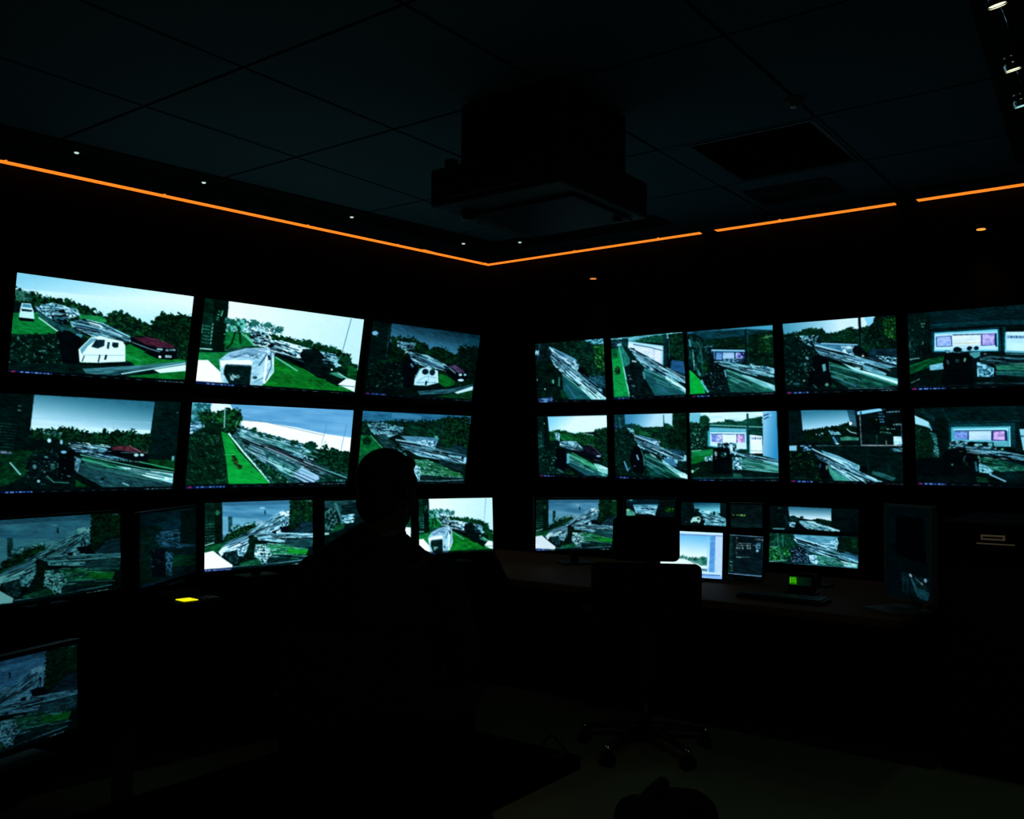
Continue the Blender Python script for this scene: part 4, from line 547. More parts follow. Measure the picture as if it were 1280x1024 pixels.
# second row: first
p = pic('R2a', (3, 26, 26))
p.fill([(75,110),(220,110),(240,560),(90,600)], (3, 34, 32), (4, 46, 40), (30, 40)); p.fill([(160,150),(218,120),(240,540),(180,560)], (2, 20, 20)); p.dashes(85, 520, 160, 500, 16, (150, 190, 180), 3); p.dashes(110, 330, 140, 330, 26, (60, 120, 110), 4); p.ell(172, 205, 10, 18, (90, 140, 110)); p.fill([(85,340),(150,340),(150,520),(85,520)], (10, 50, 46), (50, 110, 96), (10, 12), thr=.65)
p.fill([(218,115),(1010,100),(1010,300),(600,330),(235,310)], (150, 208, 235), (222, 236, 242), g=(300, 110, 480, 280)); p.line([(560,320),(840,370)], 30, (190, 235, 235)); tree(p, [(235,310),(330,290),(430,290),(560,345),(640,320),(740,345),(850,370),(850,290),(1010,260),(1010,760),(940,640),(660,470),(380,420),(240,440)], rag=(12, 12), lo=(3, 44, 26), hi=(26, 110, 46)); tree(p, [(840,290),(1010,265),(1010,740),(950,600),(840,480)], rag=(12, 12), lo=(3, 32, 24), hi=(16, 74, 44), n=(18, 22)); p.fill([(380,340),(560,345),(590,430),(400,420)], (24, 124, 50), (8, 84, 40), (30, 12)); p.streaks([(310,320),(380,330),(380,440),(330,420)], (14, 14), thr=.45)
p.streaks([(380,450),(440,430),(600,440),(700,540),(700,590),(500,540),(380,500)], (50, 13, 16), thr=.45, bright=(185, 220, 235), dark=(6, 24, 36)); p.fill([(480,440),(570,440),(580,480),(500,480)], (160, 200, 215)); p.line([(390,500),(560,560),(700,600)], 16, (4, 12, 20)); p.fill([(520,560),(680,540),(740,480),(860,520),(950,600),(930,700),(840,690),(700,640)], (3, 10, 20)); p.fill([(690,540),(730,490),(800,490),(920,600),(860,620),(740,580)], (50, 32, 56), (20, 14, 34), (40, 12, 25)); p.line([(820,510),(940,620)], 9, (130, 110, 140)); p.line([(740,475),(840,500)], 6, (120, 150, 140)); p.ell(900, 633, 34, 12, (170, 195, 225)); p.line([(840,680),(910,695)], 8, (110, 130, 140))
p.fill([(490,590),(620,640),(1025,840),(1025,930),(760,910),(500,760)], (26, 90, 96), (40, 110, 124), (110, 30, 28)); p.line([(600,740),(760,890)], 60, (40, 90, 110), a=.6); p.fill([(520,600),(640,640),(860,760),(940,800),(880,820),(640,700)], (12, 130, 60), (30, 150, 80), (60, 16, 28)); p.line([(520,610),(700,720),(960,900)], 12, (70, 180, 130)); p.line([(540,590),(720,680),(820,740)], 6, (120, 210, 150)); p.fill([(830,730),(900,740),(1025,790),(1025,880),(900,840)], (220, 240, 240), (130, 200, 190), (60, 16, 20)); p.line([(900,840),(1025,920)], 30, (110, 190, 180)); p.fill([(930,700),(1020,740),(1020,780),(940,730)], (6, 60, 44))
p.fill([(90,560),(250,540),(330,500),(400,530),(480,620),(500,760),(600,880),(90,880)], (3, 24, 24), (5, 48, 36), (34, 30), rag=(6, 12), c3=(60, 110, 100), thr3=.9); p.fill([(330,540),(420,530),(480,600),(490,760),(440,840),(300,780)], (2, 7, 14), rag=(8, 14)); p.fill([(470,600),(510,600),(505,730),(470,740)], (110, 180, 195)); p.specks([(260,590),(330,620),(330,780),(270,780)], 8, 11, [(80, 130, 130), (130, 170, 170)]); p.ell(380, 835, 50, 14, (50, 100, 96), rot=30); p.ell(520, 870, 60, 16, (30, 70, 30)); p.bar(95, 905, 1015, 920, 22, blue=.22)
# second
p = pic('R2b', (3, 28, 26))
p.fill([(190,95),(870,80),(870,250),(480,270),(210,230)], (80, 150, 195), (190, 218, 236), g=(300, 110, 560, 260)); p.fill([(45,95),(200,95),(210,260),(50,300)], (24, 84, 92), (10, 50, 60), (40, 40)); tree(p, [(210,240),(320,215),(480,270),(640,260),(740,270),(770,210),(870,240),(870,80),(1045,80),(1045,600),(740,560),(560,420),(350,360),(220,300)], rag=(12, 12), lo=(4, 44, 34), hi=(16, 84, 46), n=(20, 18)); tree(p, [(865,80),(1045,80),(1050,640),(860,560),(760,400),(860,240)], rag=(6, 12), lo=(2, 26, 20), hi=(14, 60, 30), n=(20, 34), c3=(50, 100, 50)); p.fill([(210,230),(340,220),(360,270),(220,280)], (10, 70, 76), (4, 44, 50), (20, 12)); p.fill([(400,310),(590,340),(560,390),(390,350)], (40, 120, 60), (16, 80, 50), (30, 10, 10)); p.line([(820,215),(865,250)], 10, (190, 225, 235))
p.streaks([(230,270),(320,290),(350,370),(300,350),(230,320)], (18, 12, 30), thr=.46, bright=(150, 205, 215)); p.line([(120,130),(150,300),(190,500)], 30, (40, 110, 110), a=.8); p.fill([(60,230),(110,230),(110,310),(60,310)], (10, 20, 50), (60, 80, 120), (12, 14), thr=.6); p.fill([(60,300),(230,280),(340,420),(440,560),(470,760),(560,900),(60,900)], (3, 30, 26), (6, 52, 38), (26, 44), rag=(6, 12), c3=(60, 110, 90), thr3=.92); p.line([(742,100),(745,540)], 12, (50, 100, 90), a=.9); p.line([(750,200),(752,540)], 14, (4, 40, 34))
p.fill([(330,370),(400,370),(600,420),(690,440),(670,570),(540,530),(340,440)], (110, 160, 200), (150, 195, 225), (60, 24, 18)); p.line([(360,375),(600,440)], 18, (70, 110, 130)); p.line([(560,430),(700,450)], 10, (6, 20, 34)); p.line([(350,400),(540,480)], 7, (10, 30, 60)); p.streaks([(590,440),(690,450),(670,560),(580,520)], (24, 20), thr=.5, bright=(185, 215, 235), dark=(14, 34, 70)); p.ell(565, 500, 24, 16, (225, 240, 248)); p.ell(640, 535, 18, 12, (6, 16, 40)); p.streaks([(340,440),(480,490),(740,580),(1040,640),(1040,700),(900,740),(700,640),(460,560),(390,500)], (80, 16, 24), thr=.44, bright=(160, 205, 225), dark=(8, 26, 46)); p.line([(460,520),(640,590),(780,660)], 17, (4, 14, 26)); p.line([(740,590),(1000,680)], 20, (4, 14, 30)); p.fill([(820,540),(1030,580),(1030,660),(900,620)], (30, 84, 110), (14, 46, 66), (30, 14)); p.ell(1025, 655, 14, 34, (200, 225, 240)); p.ell(700, 640, 60, 24, (6, 24, 30), (130, 170, 180), (20, 12), thr=.65, rot=30)
p.fill([(740,660),(880,700),(920,780),(880,780),(720,720)], (90, 150, 190), (60, 110, 150), (30, 14, 20)); p.fill([(920,700),(1040,720),(1040,860),(930,800)], (3, 26, 30), (14, 60, 50), (30, 14)); p.fill([(470,620),(560,650),(760,780),(1050,900),(1050,930),(560,930),(470,760)], (8, 60, 56), (14, 84, 66), (110, 30, 30)); p.line([(500,720),(680,890)], 44, (34, 84, 104), a=.8); p.line([(480,640),(700,770),(940,920)], 14, (30, 110, 84)); p.line([(480,610),(640,680),(900,850)], 8, (120, 200, 170)); p.fill([(700,680),(760,720),(900,810),(1050,880),(1055,935),(960,920),(740,760)], (190, 228, 232), (120, 190, 190), (70, 16, 30)); p.fill([(920,850),(1020,860),(1050,900),(1050,935),(960,915)], (225, 242, 240), a=.8); p.ell(590, 640, 60, 10, (150, 200, 190), rot=30)
p.fill([(330,520),(400,520),(450,600),(470,780),(440,900),(330,860),(260,700)], (2, 8, 16), rag=(8, 14)); p.line([(380,500),(430,545)], 16, (190, 215, 225)); p.line([(365,630),(390,700)], 20, (160, 190, 215)); p.line([(430,570),(460,660),(468,780)], 16, (60, 130, 130)); p.line([(190,720),(240,850)], 20, (110, 165, 215)); p.line([(230,850),(270,800)], 12, (80, 150, 190)); p.ell(335, 780, 14, 12, (90, 100, 110)); p.bar(60, 935, 1030, 955, 24, blue=.2, red=False)
# third: billboard by the kerb, pale pillar at right
p = pic('R2c', (4, 40, 34))
p.fill([(40,70),(1010,50),(1010,200),(300,200),(40,200)], (190, 225, 235), (225, 238, 244), (200, 40)); p.fill([(40,75),(180,75),(180,190),(40,190)], (130, 195, 215)); tree(p, [(290,200),(480,180),(500,150),(570,150),(640,180),(720,180),(760,150),(990,120),(990,260),(780,250),(290,240)], rag=(12, 12), lo=(8, 74, 64), hi=(30, 110, 84), n=(16, 12)); tree(p, [(800,150),(990,115),(990,250),(790,240)], rag=(10, 10), lo=(6, 60, 50), hi=(16, 84, 56)); tree(p, [(45,180),(160,200),(180,120),(230,100),(300,150),(280,240),(260,530),(60,540)], rag=(10, 12), lo=(3, 38, 30), hi=(16, 74, 46), n=(16, 22), c3=(130, 190, 160)); p.ell(230, 165, 58, 62, (6, 56, 34), (20, 90, 46), (14, 12), rag=(8, 10)); p.specks([(50,280),(180,260),(190,520),(60,520)], 26, 9, [(120, 190, 170), (150, 205, 190)])
p.line([(300,225),(1000,255)], 16, (120, 180, 170)); p.line([(300,245),(1000,290)], 26, (10, 84, 76)); p.fill([(290,255),(780,275),(780,330),(290,310)], (110, 180, 205), (150, 205, 225), g=(300, 260, 300, 330)); p.fill([(820,300),(990,310),(990,360),(830,345)], (14, 84, 70)); p.line([(795,75),(800,600)], 26, (12, 66, 70)); p.line([(790,300),(800,600)], 34, (14, 70, 80), a=.8)
p.fill([(270,300),(785,310),(785,560),(650,560),(270,500)], (70, 170, 190)); p.fill([(300,315),(770,320),(780,540),(650,540),(300,490)], (205, 228, 245)); p.fill([(320,340),(455,345),(450,450),(320,440)], (150, 150, 225), (205, 205, 245), (34, 26), thr=.5); p.fill([(320,345),(370,345),(370,440),(320,440)], (110, 120, 215), (150, 160, 230), (20, 14)); p.fill([(465,345),(650,345),(645,455),(465,440)], (225, 232, 245)); p.fill([(655,345),(755,350),(755,455),(655,450)], (190, 130, 205), (230, 195, 235), (26, 22), thr=.5); p.line([(310,340),(755,348)], 8, (60, 90, 150)); p.line([(652,345),(652,450)], 8, (30, 30, 80)); p.line([(458,360),(458,450)], 6, (90, 90, 140)); p.line([(750,350),(752,450)], 8, (90, 70, 170))
p.fill([(400,460),(560,455),(650,460),(640,560),(560,560),(400,500)], (150, 190, 205), (6, 24, 40), (22, 16), thr=.55); p.ell(510, 480, 36, 24, (4, 16, 30), rag=(6, 8)); p.ell(610, 480, 30, 20, (30, 60, 80), (150, 200, 215), (12, 10), rag=(5, 8)); p.fill([(560,480),(590,480),(600,560),(560,560)], (205, 230, 235)); p.fill([(670,540),(800,545),(810,600),(670,590)], (6, 50, 40), (14, 80, 56), (20, 14), rag=(8, 10))
p.fill([(820,350),(990,370),(1000,600),(830,600)], (222, 236, 242), (238, 236, 235), (120, 60)); p.dashes(850, 400, 975, 402, 26, (60, 90, 150), 4, (.3, .8), (.2, .6)); p.line([(825,350),(825,600)], 14, (120, 200, 220)); p.line([(830,560),(1000,570)], 7, (120, 170, 160))
p.fill([(1000,45),(1190,40),(1215,690),(1000,630)], (150, 195, 228), (60, 150, 205), g=(1010, 400, 1200, 420)); p.line([(1010,105),(1080,80)], 12, (10, 50, 110)); p.line([(1015,150),(1120,100)], 11, (10, 50, 110)); p.line([(1080,115),(1130,95)], 14, (170, 200, 240))
p.fill([(60,560),(340,530),(340,620),(60,720)], (24, 150, 84), (14, 130, 60), (80, 20, -10)); p.fill([(60,640),(330,600),(300,680),(70,740)], (8, 118, 40)); p.line([(60,555),(190,545)], 10, (150, 205, 170)); p.fill([(60,730),(340,650),(340,860),(60,880)], (3, 26, 20), (4, 44, 28), (40, 24)); p.streaks([(220,640),(330,610),(330,690),(240,690)], (20, 14), thr=.5, bright=(190, 225, 235), dark=(14, 60, 50)); p.line([(65,830),(160,770)], 16, (110, 150, 130), c2=(20, 60, 40), n=(16, 10)); p.ell(75, 815, 16, 20, (170, 215, 170))
p.fill([(620,560),(700,590),(1210,690),(1215,770),(1000,720),(720,640)], (130, 190, 215), (190, 225, 238), (120, 16, 12)); p.line([(640,590),(860,650),(1210,720)], 10, (20, 60, 80)); p.fill([(720,660),(900,660),(1215,770),(1215,860),(800,810),(720,760)], (60, 140, 130), (110, 180, 170), (110, 16, 6)); p.line([(730,740),(1210,850)], 14, (30, 100, 84)); p.line([(730,800),(1210,862)], 10, (120, 190, 190)); p.streaks([(590,640),(720,650),(720,810),(600,810)], (34, 28), thr=.46, bright=(195, 225, 240), dark=(8, 50, 60)); p.streaks([(560,560),(660,570),(640,620),(560,600)], (24, 14), thr=.45)
p.fill([(340,530),(400,510),(540,540),(570,640),(580,860),(330,860),(340,700)], (2, 9, 12), rag=(4, 10)); p.ell(375, 595, 18, 34, (150, 160, 165), rot=-10); p.ell(480, 610, 42, 34, (40, 90, 90), (10, 40, 44), (16, 14)); p.ell(498, 600, 12, 16, (120, 190, 180)); p.ell(375, 655, 10, 10, (120, 90, 80)); p.fill([(590,810),(1215,860),(1215,910),(590,900)], (4, 40, 36), (3, 24, 26), (110, 12, 5)); p.fill([(600,850),(700,860),(740,900),(600,900)], (40, 110, 96)); p.line([(80,900),(1215,925)], 9, (60, 120, 125)); p.bar(80, 932, 1210, 962, 26, blue=.25, red=False)
# fourth: split screen
p = pic('R2d', (3, 12, 16))
p.fill([(40,70),(170,60),(200,420),(50,430)], (3, 22, 26), (4, 30, 32), (60, 60)); p.fill([(165,62),(720,60),(745,240),(640,240),(190,280)], (70, 135, 165), (190, 220, 242), g=(440, 70, 460, 250)); p.fill([(640,60),(735,60),(745,240),(690,240)], (10, 50, 70), a=.6); p.ell(680, 200, 16, 16, WHT); tree(p, [(195,275),(330,250),(430,240),(560,220),(640,200),(660,180),(670,220),(740,240),(760,420),(60,425),(200,340)], rag=(10, 10), lo=(2, 20, 18), hi=(8, 44, 24), c3=(50, 90, 50)); p.fill([(540,240),(700,235),(720,260),(560,260)], (14, 70, 34), (3, 34, 22), (20, 10)); p.streaks([(450,270),(560,290),(590,320),(480,320)], (30, 8, 15), thr=.4); p.line([(640,255),(680,290),(745,305)], 10, (190, 205, 210)); p.specks([(290,290),(400,300),(400,330),(300,320)], 6, 8, [(120, 120, 150), (170, 190, 200)])
p.fill([(570,350),(640,335),(770,350),(765,380),(580,380)], (50, 120, 96), (90, 160, 140), (60, 8)); p.fill([(580,380),(770,380),(780,425),(590,425)], (3, 26, 24)); p.line([(500,340),(545,415)], 22, (90, 150, 200)); p.line([(545,340),(552,380)], 12, (20, 60, 130)); p.ell(545, 412, 20, 8, (190, 225, 235)); p.fill([(60,390),(480,390),(500,425),(60,425)], (3, 24, 22))
p.fill([(745,75),(990,38),(1015,65),(750,112)], (150, 205, 235)); p.line([(785,75),(785,110)], 12, (20, 50, 60)); p.line([(1015,45),(1040,50)], 6, (110, 150, 180)); p.dashes(1050, 80, 1200, 72, 11, (170, 210, 230), 3, (1, 3)); p.fill([(770,112),(1210,90),(1222,430),(790,430)], (3, 12, 14), (4, 26, 26), (60, 60)); p.line([(775,115),(795,430)], 9, (205, 190, 190), c2=(90, 100, 110), n=(10, 14)); p.line([(790,430),(1215,430)], 10, (190, 205, 215), c2=(150, 110, 110), n=(30, 8)); p.line([(1210,200),(1222,420)], 7, (110, 130, 150)); p.line([(320,433),(790,433)], 5, (90, 130, 140))
for k, (x, y, l) in enumerate([(970,95,50),(970,125,70),(975,155,55),(985,182,50)]): p.dashes(x, y, x + l, y, 15, (90, 160, 210), 50 + k, (.6, 1.6), (.1, .5))
p.dashes(1125, 212, 1205, 206, 18, (170, 200, 200), 3, (.6, 1.4)); p.dashes(1060, 258, 1155, 256, 13, (170, 205, 195), 6, (.6, 1.6)); p.dashes(985, 250, 1060, 240, 18, (70, 120, 100), 9); p.dashes(985, 290, 1100, 300, 18, (120, 170, 150), 7); p.line([(952,320),(955,415)], 20, (30, 74, 50), c2=(10, 40, 34), n=(12, 20)); p.line([(1050,380),(1055,420)], 16, (150, 150, 130), a=.8); p.fill([(1128,335),(1210,335),(1222,420),(1132,425)], (150, 205, 240), (225, 242, 250), (24, 22)); p.ell(948, 160, 9, 8, (130, 120, 60)); p.line([(1000,220),(1020,300)], 14, (30, 90, 50), a=.8)
p.fill([(50,440),(1225,440),(1230,840),(60,820)], (3, 20, 22), (4, 36, 32), (60, 34)); p.fill([(50,435),(130,430),(130,485),(50,485)], (150, 195, 220)); p.fill([(160,430),(280,430),(300,480),(200,490)], (130, 180, 215), (10, 30, 60), (20, 14), thr=.5); p.line([(280,470),(330,530)], 16, (10, 20, 50)); tree(p, [(60,490),(260,500),(420,600),(460,800),(70,800)], rag=(5, 12), lo=(2, 16, 16), hi=(5, 40, 26), n=(30, 26)); p.fill([(1100,460),(1225,455),(1225,500),(1110,490)], (6, 30, 40), (120, 170, 190), (18, 10), thr=.6)
p.fill([(380,480),(560,540),(780,640),(770,700),(640,670),(440,560)], (100, 160, 190), (150, 200, 222), (50, 16, 24)); p.streaks([(290,460),(400,520),(780,640),(770,700),(1020,810),(1000,835),(720,820),(460,640),(360,540)], (80, 13, 28), thr=.44, bright=(185, 222, 238), dark=(6, 24, 40)); p.line([(450,590),(640,690),(960,830)], 12, (3, 14, 28)); p.line([(400,510),(780,645)], 7, (120, 170, 185)); p.fill([(680,650),(780,660),(770,710),(690,690)], (170, 210, 228), (90, 140, 170), (18, 14)); p.fill([(620,700),(700,720),(850,810),(740,815),(640,760)], (200, 230, 238), (130, 190, 200), (50, 14, 28)); p.line([(740,720),(1020,825)], 14, (170, 215, 225))
p.fill([(450,620),(500,680),(740,820),(520,800),(470,720)], (60, 150, 130), (100, 180, 165), (50, 20, 40)); p.fill([(920,690),(1160,770),(1130,810),(900,730)], (30, 84, 84), (50, 110, 110), (40, 12, 18)); p.fill([(840,460),(880,460),(880,740),(840,740)], (5, 40, 40), a=.7); p.fill([(1060,460),(1100,460),(1100,720),(1060,720)], (5, 40, 40), a=.7); p.fill([(780,650),(860,640),(860,720),(800,720)], (2, 12, 16)); p.fill([(360,600),(440,590),(470,780),(380,780)], (2, 7, 12), rag=(6, 12)); p.line([(372,620),(372,660)], 14, (60, 90, 160)); p.ell(440, 660, 12, 24, (120, 130, 120)); p.line([(120,760),(240,770)], 20, (20, 56, 50), a=.8); p.bar(65, 800, 1235, 838, 22, blue=.2)
# fifth: billboard with awning
p = pic('R2e', (3, 18, 20))
p.fill([(30,90),(370,80),(440,240),(1300,200),(1300,60)], (3, 30, 36), (3, 36, 40), (200, 60)); p.fill([(370,80),(1320,60),(1320,230),(440,240)], (3, 32, 34)); p.fill([(40,95),(360,85),(440,240),(430,560),(330,660),(60,640)], (3, 28, 30), (3, 40, 38), (40, 60)); p.line([(120,110),(270,220)], 50, (10, 60, 70), a=.7); p.line([(350,90),(440,240)], 26, (5, 50, 54)); p.fill([(270,180),(400,200),(420,560),(350,600),(290,420)], (3, 26, 22)); p.fill([(40,165),(200,240),(240,330),(190,300),(50,265)], (170, 215, 228)); p.line([(205,270),(240,340)], 16, (110, 170, 190)); p.fill([(50,270),(200,310),(280,440),(320,640),(60,660)], (4, 30, 24), (8, 50, 30), (24, 26), rag=(6, 12), c3=(50, 90, 60), thr3=.86); p.fill([(120,430),(200,440),(200,530),(120,520)], (10, 66, 26), (3, 30, 20), (20, 20), rag=(8, 10)); p.streaks([(210,350),(290,380),(330,620),(300,650),(260,590),(270,480)], (24, 20), thr=.55, bright=(90, 160, 160), dark=(4, 34, 34), mid=(30, 90, 90))
p.line([(440,250),(1160,230),(1320,230)], 14, (6, 56, 60)); p.fill([(430,260),(1160,250),(1180,530),(1110,520),(440,540)], (8, 66, 76)); p.fill([(455,300),(1110,288),(1120,520),(1080,520),(1040,470),(460,455)], (90, 175, 195)); p.fill([(480,320),(1090,305),(1090,345),(485,345)], (170, 225, 245)); p.fill([(495,345),(640,342),(645,435),(500,438)], (90, 110, 205), (165, 175, 240), (34, 22)); p.fill([(655,345),(905,340),(908,445),(660,445)], (205, 225, 242), (185, 205, 235), (90, 20)); p.fill([(915,342),(1070,338),(1075,450),(920,455)], (90, 60, 160)); p.fill([(930,348),(1050,345),(1055,445),(930,445)], (190, 140, 215), (225, 185, 235), (26, 22), thr=.5); p.line([(647,345),(650,440)], 12, (50, 60, 130)); p.line([(910,345),(912,450)], 12, (30, 40, 100)); p.line([(1065,340),(1078,455)], 14, (20, 30, 90)); p.line([(490,342),(1070,335)], 6, (30, 60, 90)); p.line([(470,450),(1080,465)], 12, (150, 205, 225)); p.line([(1105,290),(1115,520)], 12, (170, 225, 235)); p.fill([(930,465),(1080,465),(1090,520),(940,515)], (110, 180, 195)); p.fill([(1165,250),(1215,260),(1240,580),(1180,580)], (3, 30, 32)); p.fill([(1210,320),(1300,320),(1300,560),(1260,560)], (150, 205, 220)); p.ell(1245, 400, 20, 10, (60, 100, 150))
p.fill([(440,460),(560,450),(700,470),(960,520),(960,560),(700,540),(440,540)], (20, 44, 50), (130, 180, 200), (26, 14), thr=.6); p.ell(690, 490, 50, 22, (4, 16, 20), rag=(6, 10)); p.ell(840, 495, 30, 26, (6, 20, 26), rag=(5, 10)); p.ell(560, 510, 40, 14, (110, 160, 170), rot=15); p.ell(740, 500, 26, 14, (150, 200, 210)); p.ell(895, 495, 26, 18, (120, 180, 185)); p.streaks([(620,520),(800,530),(1050,570),(1300,620),(1300,690),(1100,640),(800,600),(640,560)], (90, 14, 8), thr=.5, bright=(110, 165, 190), dark=(5, 28, 36)); p.line([(700,545),(1000,580),(1300,630)], 18, (100, 155, 180), c2=(50, 100, 120), n=(50, 8)); p.fill([(970,520),(1170,530),(1180,580),(980,560)], (3, 18, 20)); p.line([(960,500),(965,560)], 8, (100, 150, 140)); p.ell(1030, 548, 16, 10, (130, 190, 150)); p.line([(800,610),(1200,650)], 14, (6, 20, 28)); p.ell(1000, 662, 60, 7, (130, 110, 100)); p.ell(880, 650, 60, 9, (110, 150, 140), rot=8)
p.fill([(770,640),(1000,670),(1300,740),(1300,830),(1000,800),(880,770)], (8, 84, 60), (20, 110, 80), (60, 14, 10), c3=(90, 160, 140), thr3=.8); p.line([(1000,660),(1300,740)], 20, (10, 50, 54)); p.streaks([(770,700),(880,740),(940,790),(920,830),(780,810)], (24, 20, 30), thr=.44, bright=(150, 205, 220), dark=(8, 50, 60)); p.fill([(900,810),(1300,790),(1300,900),(1080,900)], (4, 40, 44), (3, 26, 30), (90, 14, 10)); p.line([(890,830),(1080,915)], 20, (130, 175, 195)); p.line([(1010,800),(1070,790)], 7, (90, 160, 140)); p.fill([(740,860),(860,870),(900,930),(760,930)], (8, 56, 40), (30, 90, 60), (20, 10)); p.line([(735,690),(755,800)], 26, (50, 110, 130)); p.line([(765,620),(790,700)], 22, (40, 90, 90), c2=(110, 170, 150), n=(14, 20))
p.fill([(410,560),(560,540),(680,560),(760,610),(720,700),(740,830),(480,860),(80,860),(70,680),(330,660)], (2, 10, 14), rag=(6, 14)); p.line([(625,620),(600,670),(620,700)], 14, (70, 100, 110)); p.line([(555,575),(600,575)], 10, (90, 90, 90)); p.ell(475, 730, 14, 14, (80, 130, 110)); p.ell(640, 715, 14, 16, (50, 50, 54)); p.ell(440, 540, 20, 10, (50, 100, 90)); p.line([(420,940),(1300,945)], 7, (16, 44, 50)); p.bar(80, 950, 1300, 965, 26, blue=.27, tail=False)

# -- small screens over the right desk
p = pic('K', (3, 20, 24)); p.fill([(70,40),(630,40),(630,110),(70,110)], (8, 50, 66), (4, 30, 40), (90, 30)); p.line([(150,110),(430,110)], 18, (110, 175, 205)); p.streaks([(150,110),(430,115),(400,210),(180,200)], (40, 12, 12), thr=.42, bright=(150, 200, 225), dark=(20, 50, 66)); p.line([(290,180),(400,220)], 14, (200, 225, 230)); p.fill([(450,45),(630,45),(630,240),(450,220)], (3, 22, 24)); p.fill([(500,140),(615,135),(615,185),(500,190)], (50, 120, 20), (3, 34, 18), (16, 12), thr=.5); p.fill([(70,150),(110,150),(170,190),(175,225),(70,225)], (120, 190, 170), (60, 120, 100), (16, 10)); p.ell(90, 165, 16, 12, (170, 200, 150)); p.ell(125, 50, 20, 9, (90, 130, 120)); p.fill([(60,232),(640,235),(640,330),(60,320)], (2, 10, 12))
p = pic('L', (3, 18, 20)); p.fill([(830,75),(1145,80),(1145,200),(850,180)], (20, 84, 112), (140, 205, 222), g=(980, 80, 985, 170)); p.fill([(700,75),(835,75),(860,200),(820,330),(700,330)], (3, 20, 24), (3, 30, 28), (24, 30)); p.fill([(850,150),(900,150),(960,230),(870,240)], (4, 30, 30), rag=(6, 10)); p.streaks([(890,170),(1050,170),(1215,270),(1215,350),(960,330),(960,240)], (50, 12, 20), thr=.42, bright=(150, 205, 220), dark=(14, 44, 60)); p.ell(1000, 185, 44, 16, (190, 225, 230)); p.ell(1075, 200, 14, 24, (10, 30, 40)); p.line([(1110,180),(1115,240)], 26, (120, 170, 180)); p.line([(1000,230),(1200,310)], 10, (6, 24, 40)); p.fill([(1150,80),(1220,85),(1220,260),(1150,240)], (4, 26, 30)); p.fill([(805,290),(830,245),(900,235),(940,270),(900,310),(810,305)], (180, 215, 205)); p.ell(895, 262, 16, 12, (20, 50, 50)); p.line([(830,300),(890,300)], 12, (6, 16, 20)); p.ell(945, 280, 26, 40, (3, 10, 18)); p.dashes(735, 295, 770, 295, 8, (110, 90, 100), 3)
p = pic('M', (4, 16, 17)); p.dashes(283, 128, 292, 128, 5, (150, 170, 60), 3, (1, 2)); p.dashes(302, 128, 346, 130, 8, (130, 160, 70), 4, (.6, 1.6), (.2, .5)); p.dashes(340, 176, 395, 178, 3, (60, 80, 84), 5); p.fill([(272,160),(430,168),(430,195),(272,190)], (6, 26, 28), a=.7)
p = pic('N', (190, 215, 245))
p.fill(None, (140, 200, 240), (190, 205, 240)); p.fill([(-220,85),(490,110),(450,620),(-220,610)], (110, 190, 235), (240, 236, 240), g=(300, 110, 270, 400)); tree(p, [(-200,400),(100,390),(200,420),(290,410),(340,430),(400,400),(440,430),(430,540),(350,530),(100,430),(-200,470)], rag=(12, 12), lo=(30, 100, 80), hi=(120, 190, 190), n=(14, 14)); p.fill([(340,410),(430,420),(430,530),(360,500)], (14, 90, 70), (60, 150, 130), (20, 16), rag=(8, 10)); p.ell(275, 445, 26, 26, (20, 84, 70), rag=(8, 9)); p.fill([(330,530),(420,530),(450,560),(330,570)], (225, 240, 244)); p.fill([(340,570),(440,575),(440,610),(340,600)], (60, 120, 150), (110, 160, 190), (20, 10))
p.fill([(490,115),(560,120),(530,620),(455,615)], (80, 150, 220), (110, 170, 232), (70, 22)); 
for y in (200, 290, 350, 400): p.line([(485,y),(555,y+3)], 4, (120, 165, 235))
p.fill([(565,105),(660,110),(632,700),(535,690)], (190, 205, 245), (205, 212, 245), (30, 40)); p.line([(-220,35),(70,58),(665,98)], 32, (215, 225, 250)); p.line([(-220,62),(90,92),(660,118)], 12, (110, 135, 200)); p.line([(-220,605),(340,625),(620,650)], 30, (205, 222, 250)); p.line([(340,650),(610,665)], 12, (40, 100, 190)); p.line([(-220,650),(340,668),(630,695)], 26, (140, 180, 245)); p.line([(450,115),(440,600)], 10, (150, 205, 250))
p = pic('O', (4, 17, 22)); p.line([(750,96),(1215,126)], 11, (90, 120, 140)); p.line([(720,632),(1200,678)], 14, (90, 120, 150)); p.line([(765,110),(740,610)], 10, (20, 60, 30)); p.line([(1205,130),(1200,660)], 16, (10, 30, 34)); p.dashes(1100, 158, 1215, 168, 20, (90, 110, 120), 3)
for k, (x0, x1, y, h, c) in enumerate([(840,860,138,14,150),(835,850,180,12,110),(835,1050,210,11,150),(840,1040,240,20,130),(840,950,275,24,130),(985,1040,280,26,140),(830,850,310,10,90),(830,850,340,10,80),(835,850,365,10,70)]): p.dashes(x0, y, x1, y + (x1 - x0) * .05, h, (c, c + 25, c + 25), 60 + k, (.3, 1.4), (.2, .6))
p.line([(835,402),(905,408)], 12, (130, 170, 150)); p.line([(905,406),(1020,408)], 6, (80, 110, 110)); p.fill([(1100,215),(1175,210),(1175,270),(1150,300),(1110,290)], (80, 130, 150), (14, 50, 64), (20, 16), thr=.5); p.ell(1130, 318, 20, 18, (130, 180, 200)); p.dashes(1070, 240, 1170, 246, 12, (120, 170, 190), 8)
for k in range(14): p.dashes(766 - k * 1, 130 + k * 24, 790, 132 + k * 24, 10, (50, 90, 80), 70 + k, (.5, 1.5), (.4, 1.6), a=.7)
for y in (466, 518, 552, 590): p.dashes(755, y, 790, y + 3, 16, (110, 150, 130), y, (.5, 1.2), (.2, .5))
p = pic('Q', (2, 12, 14), dens=2)
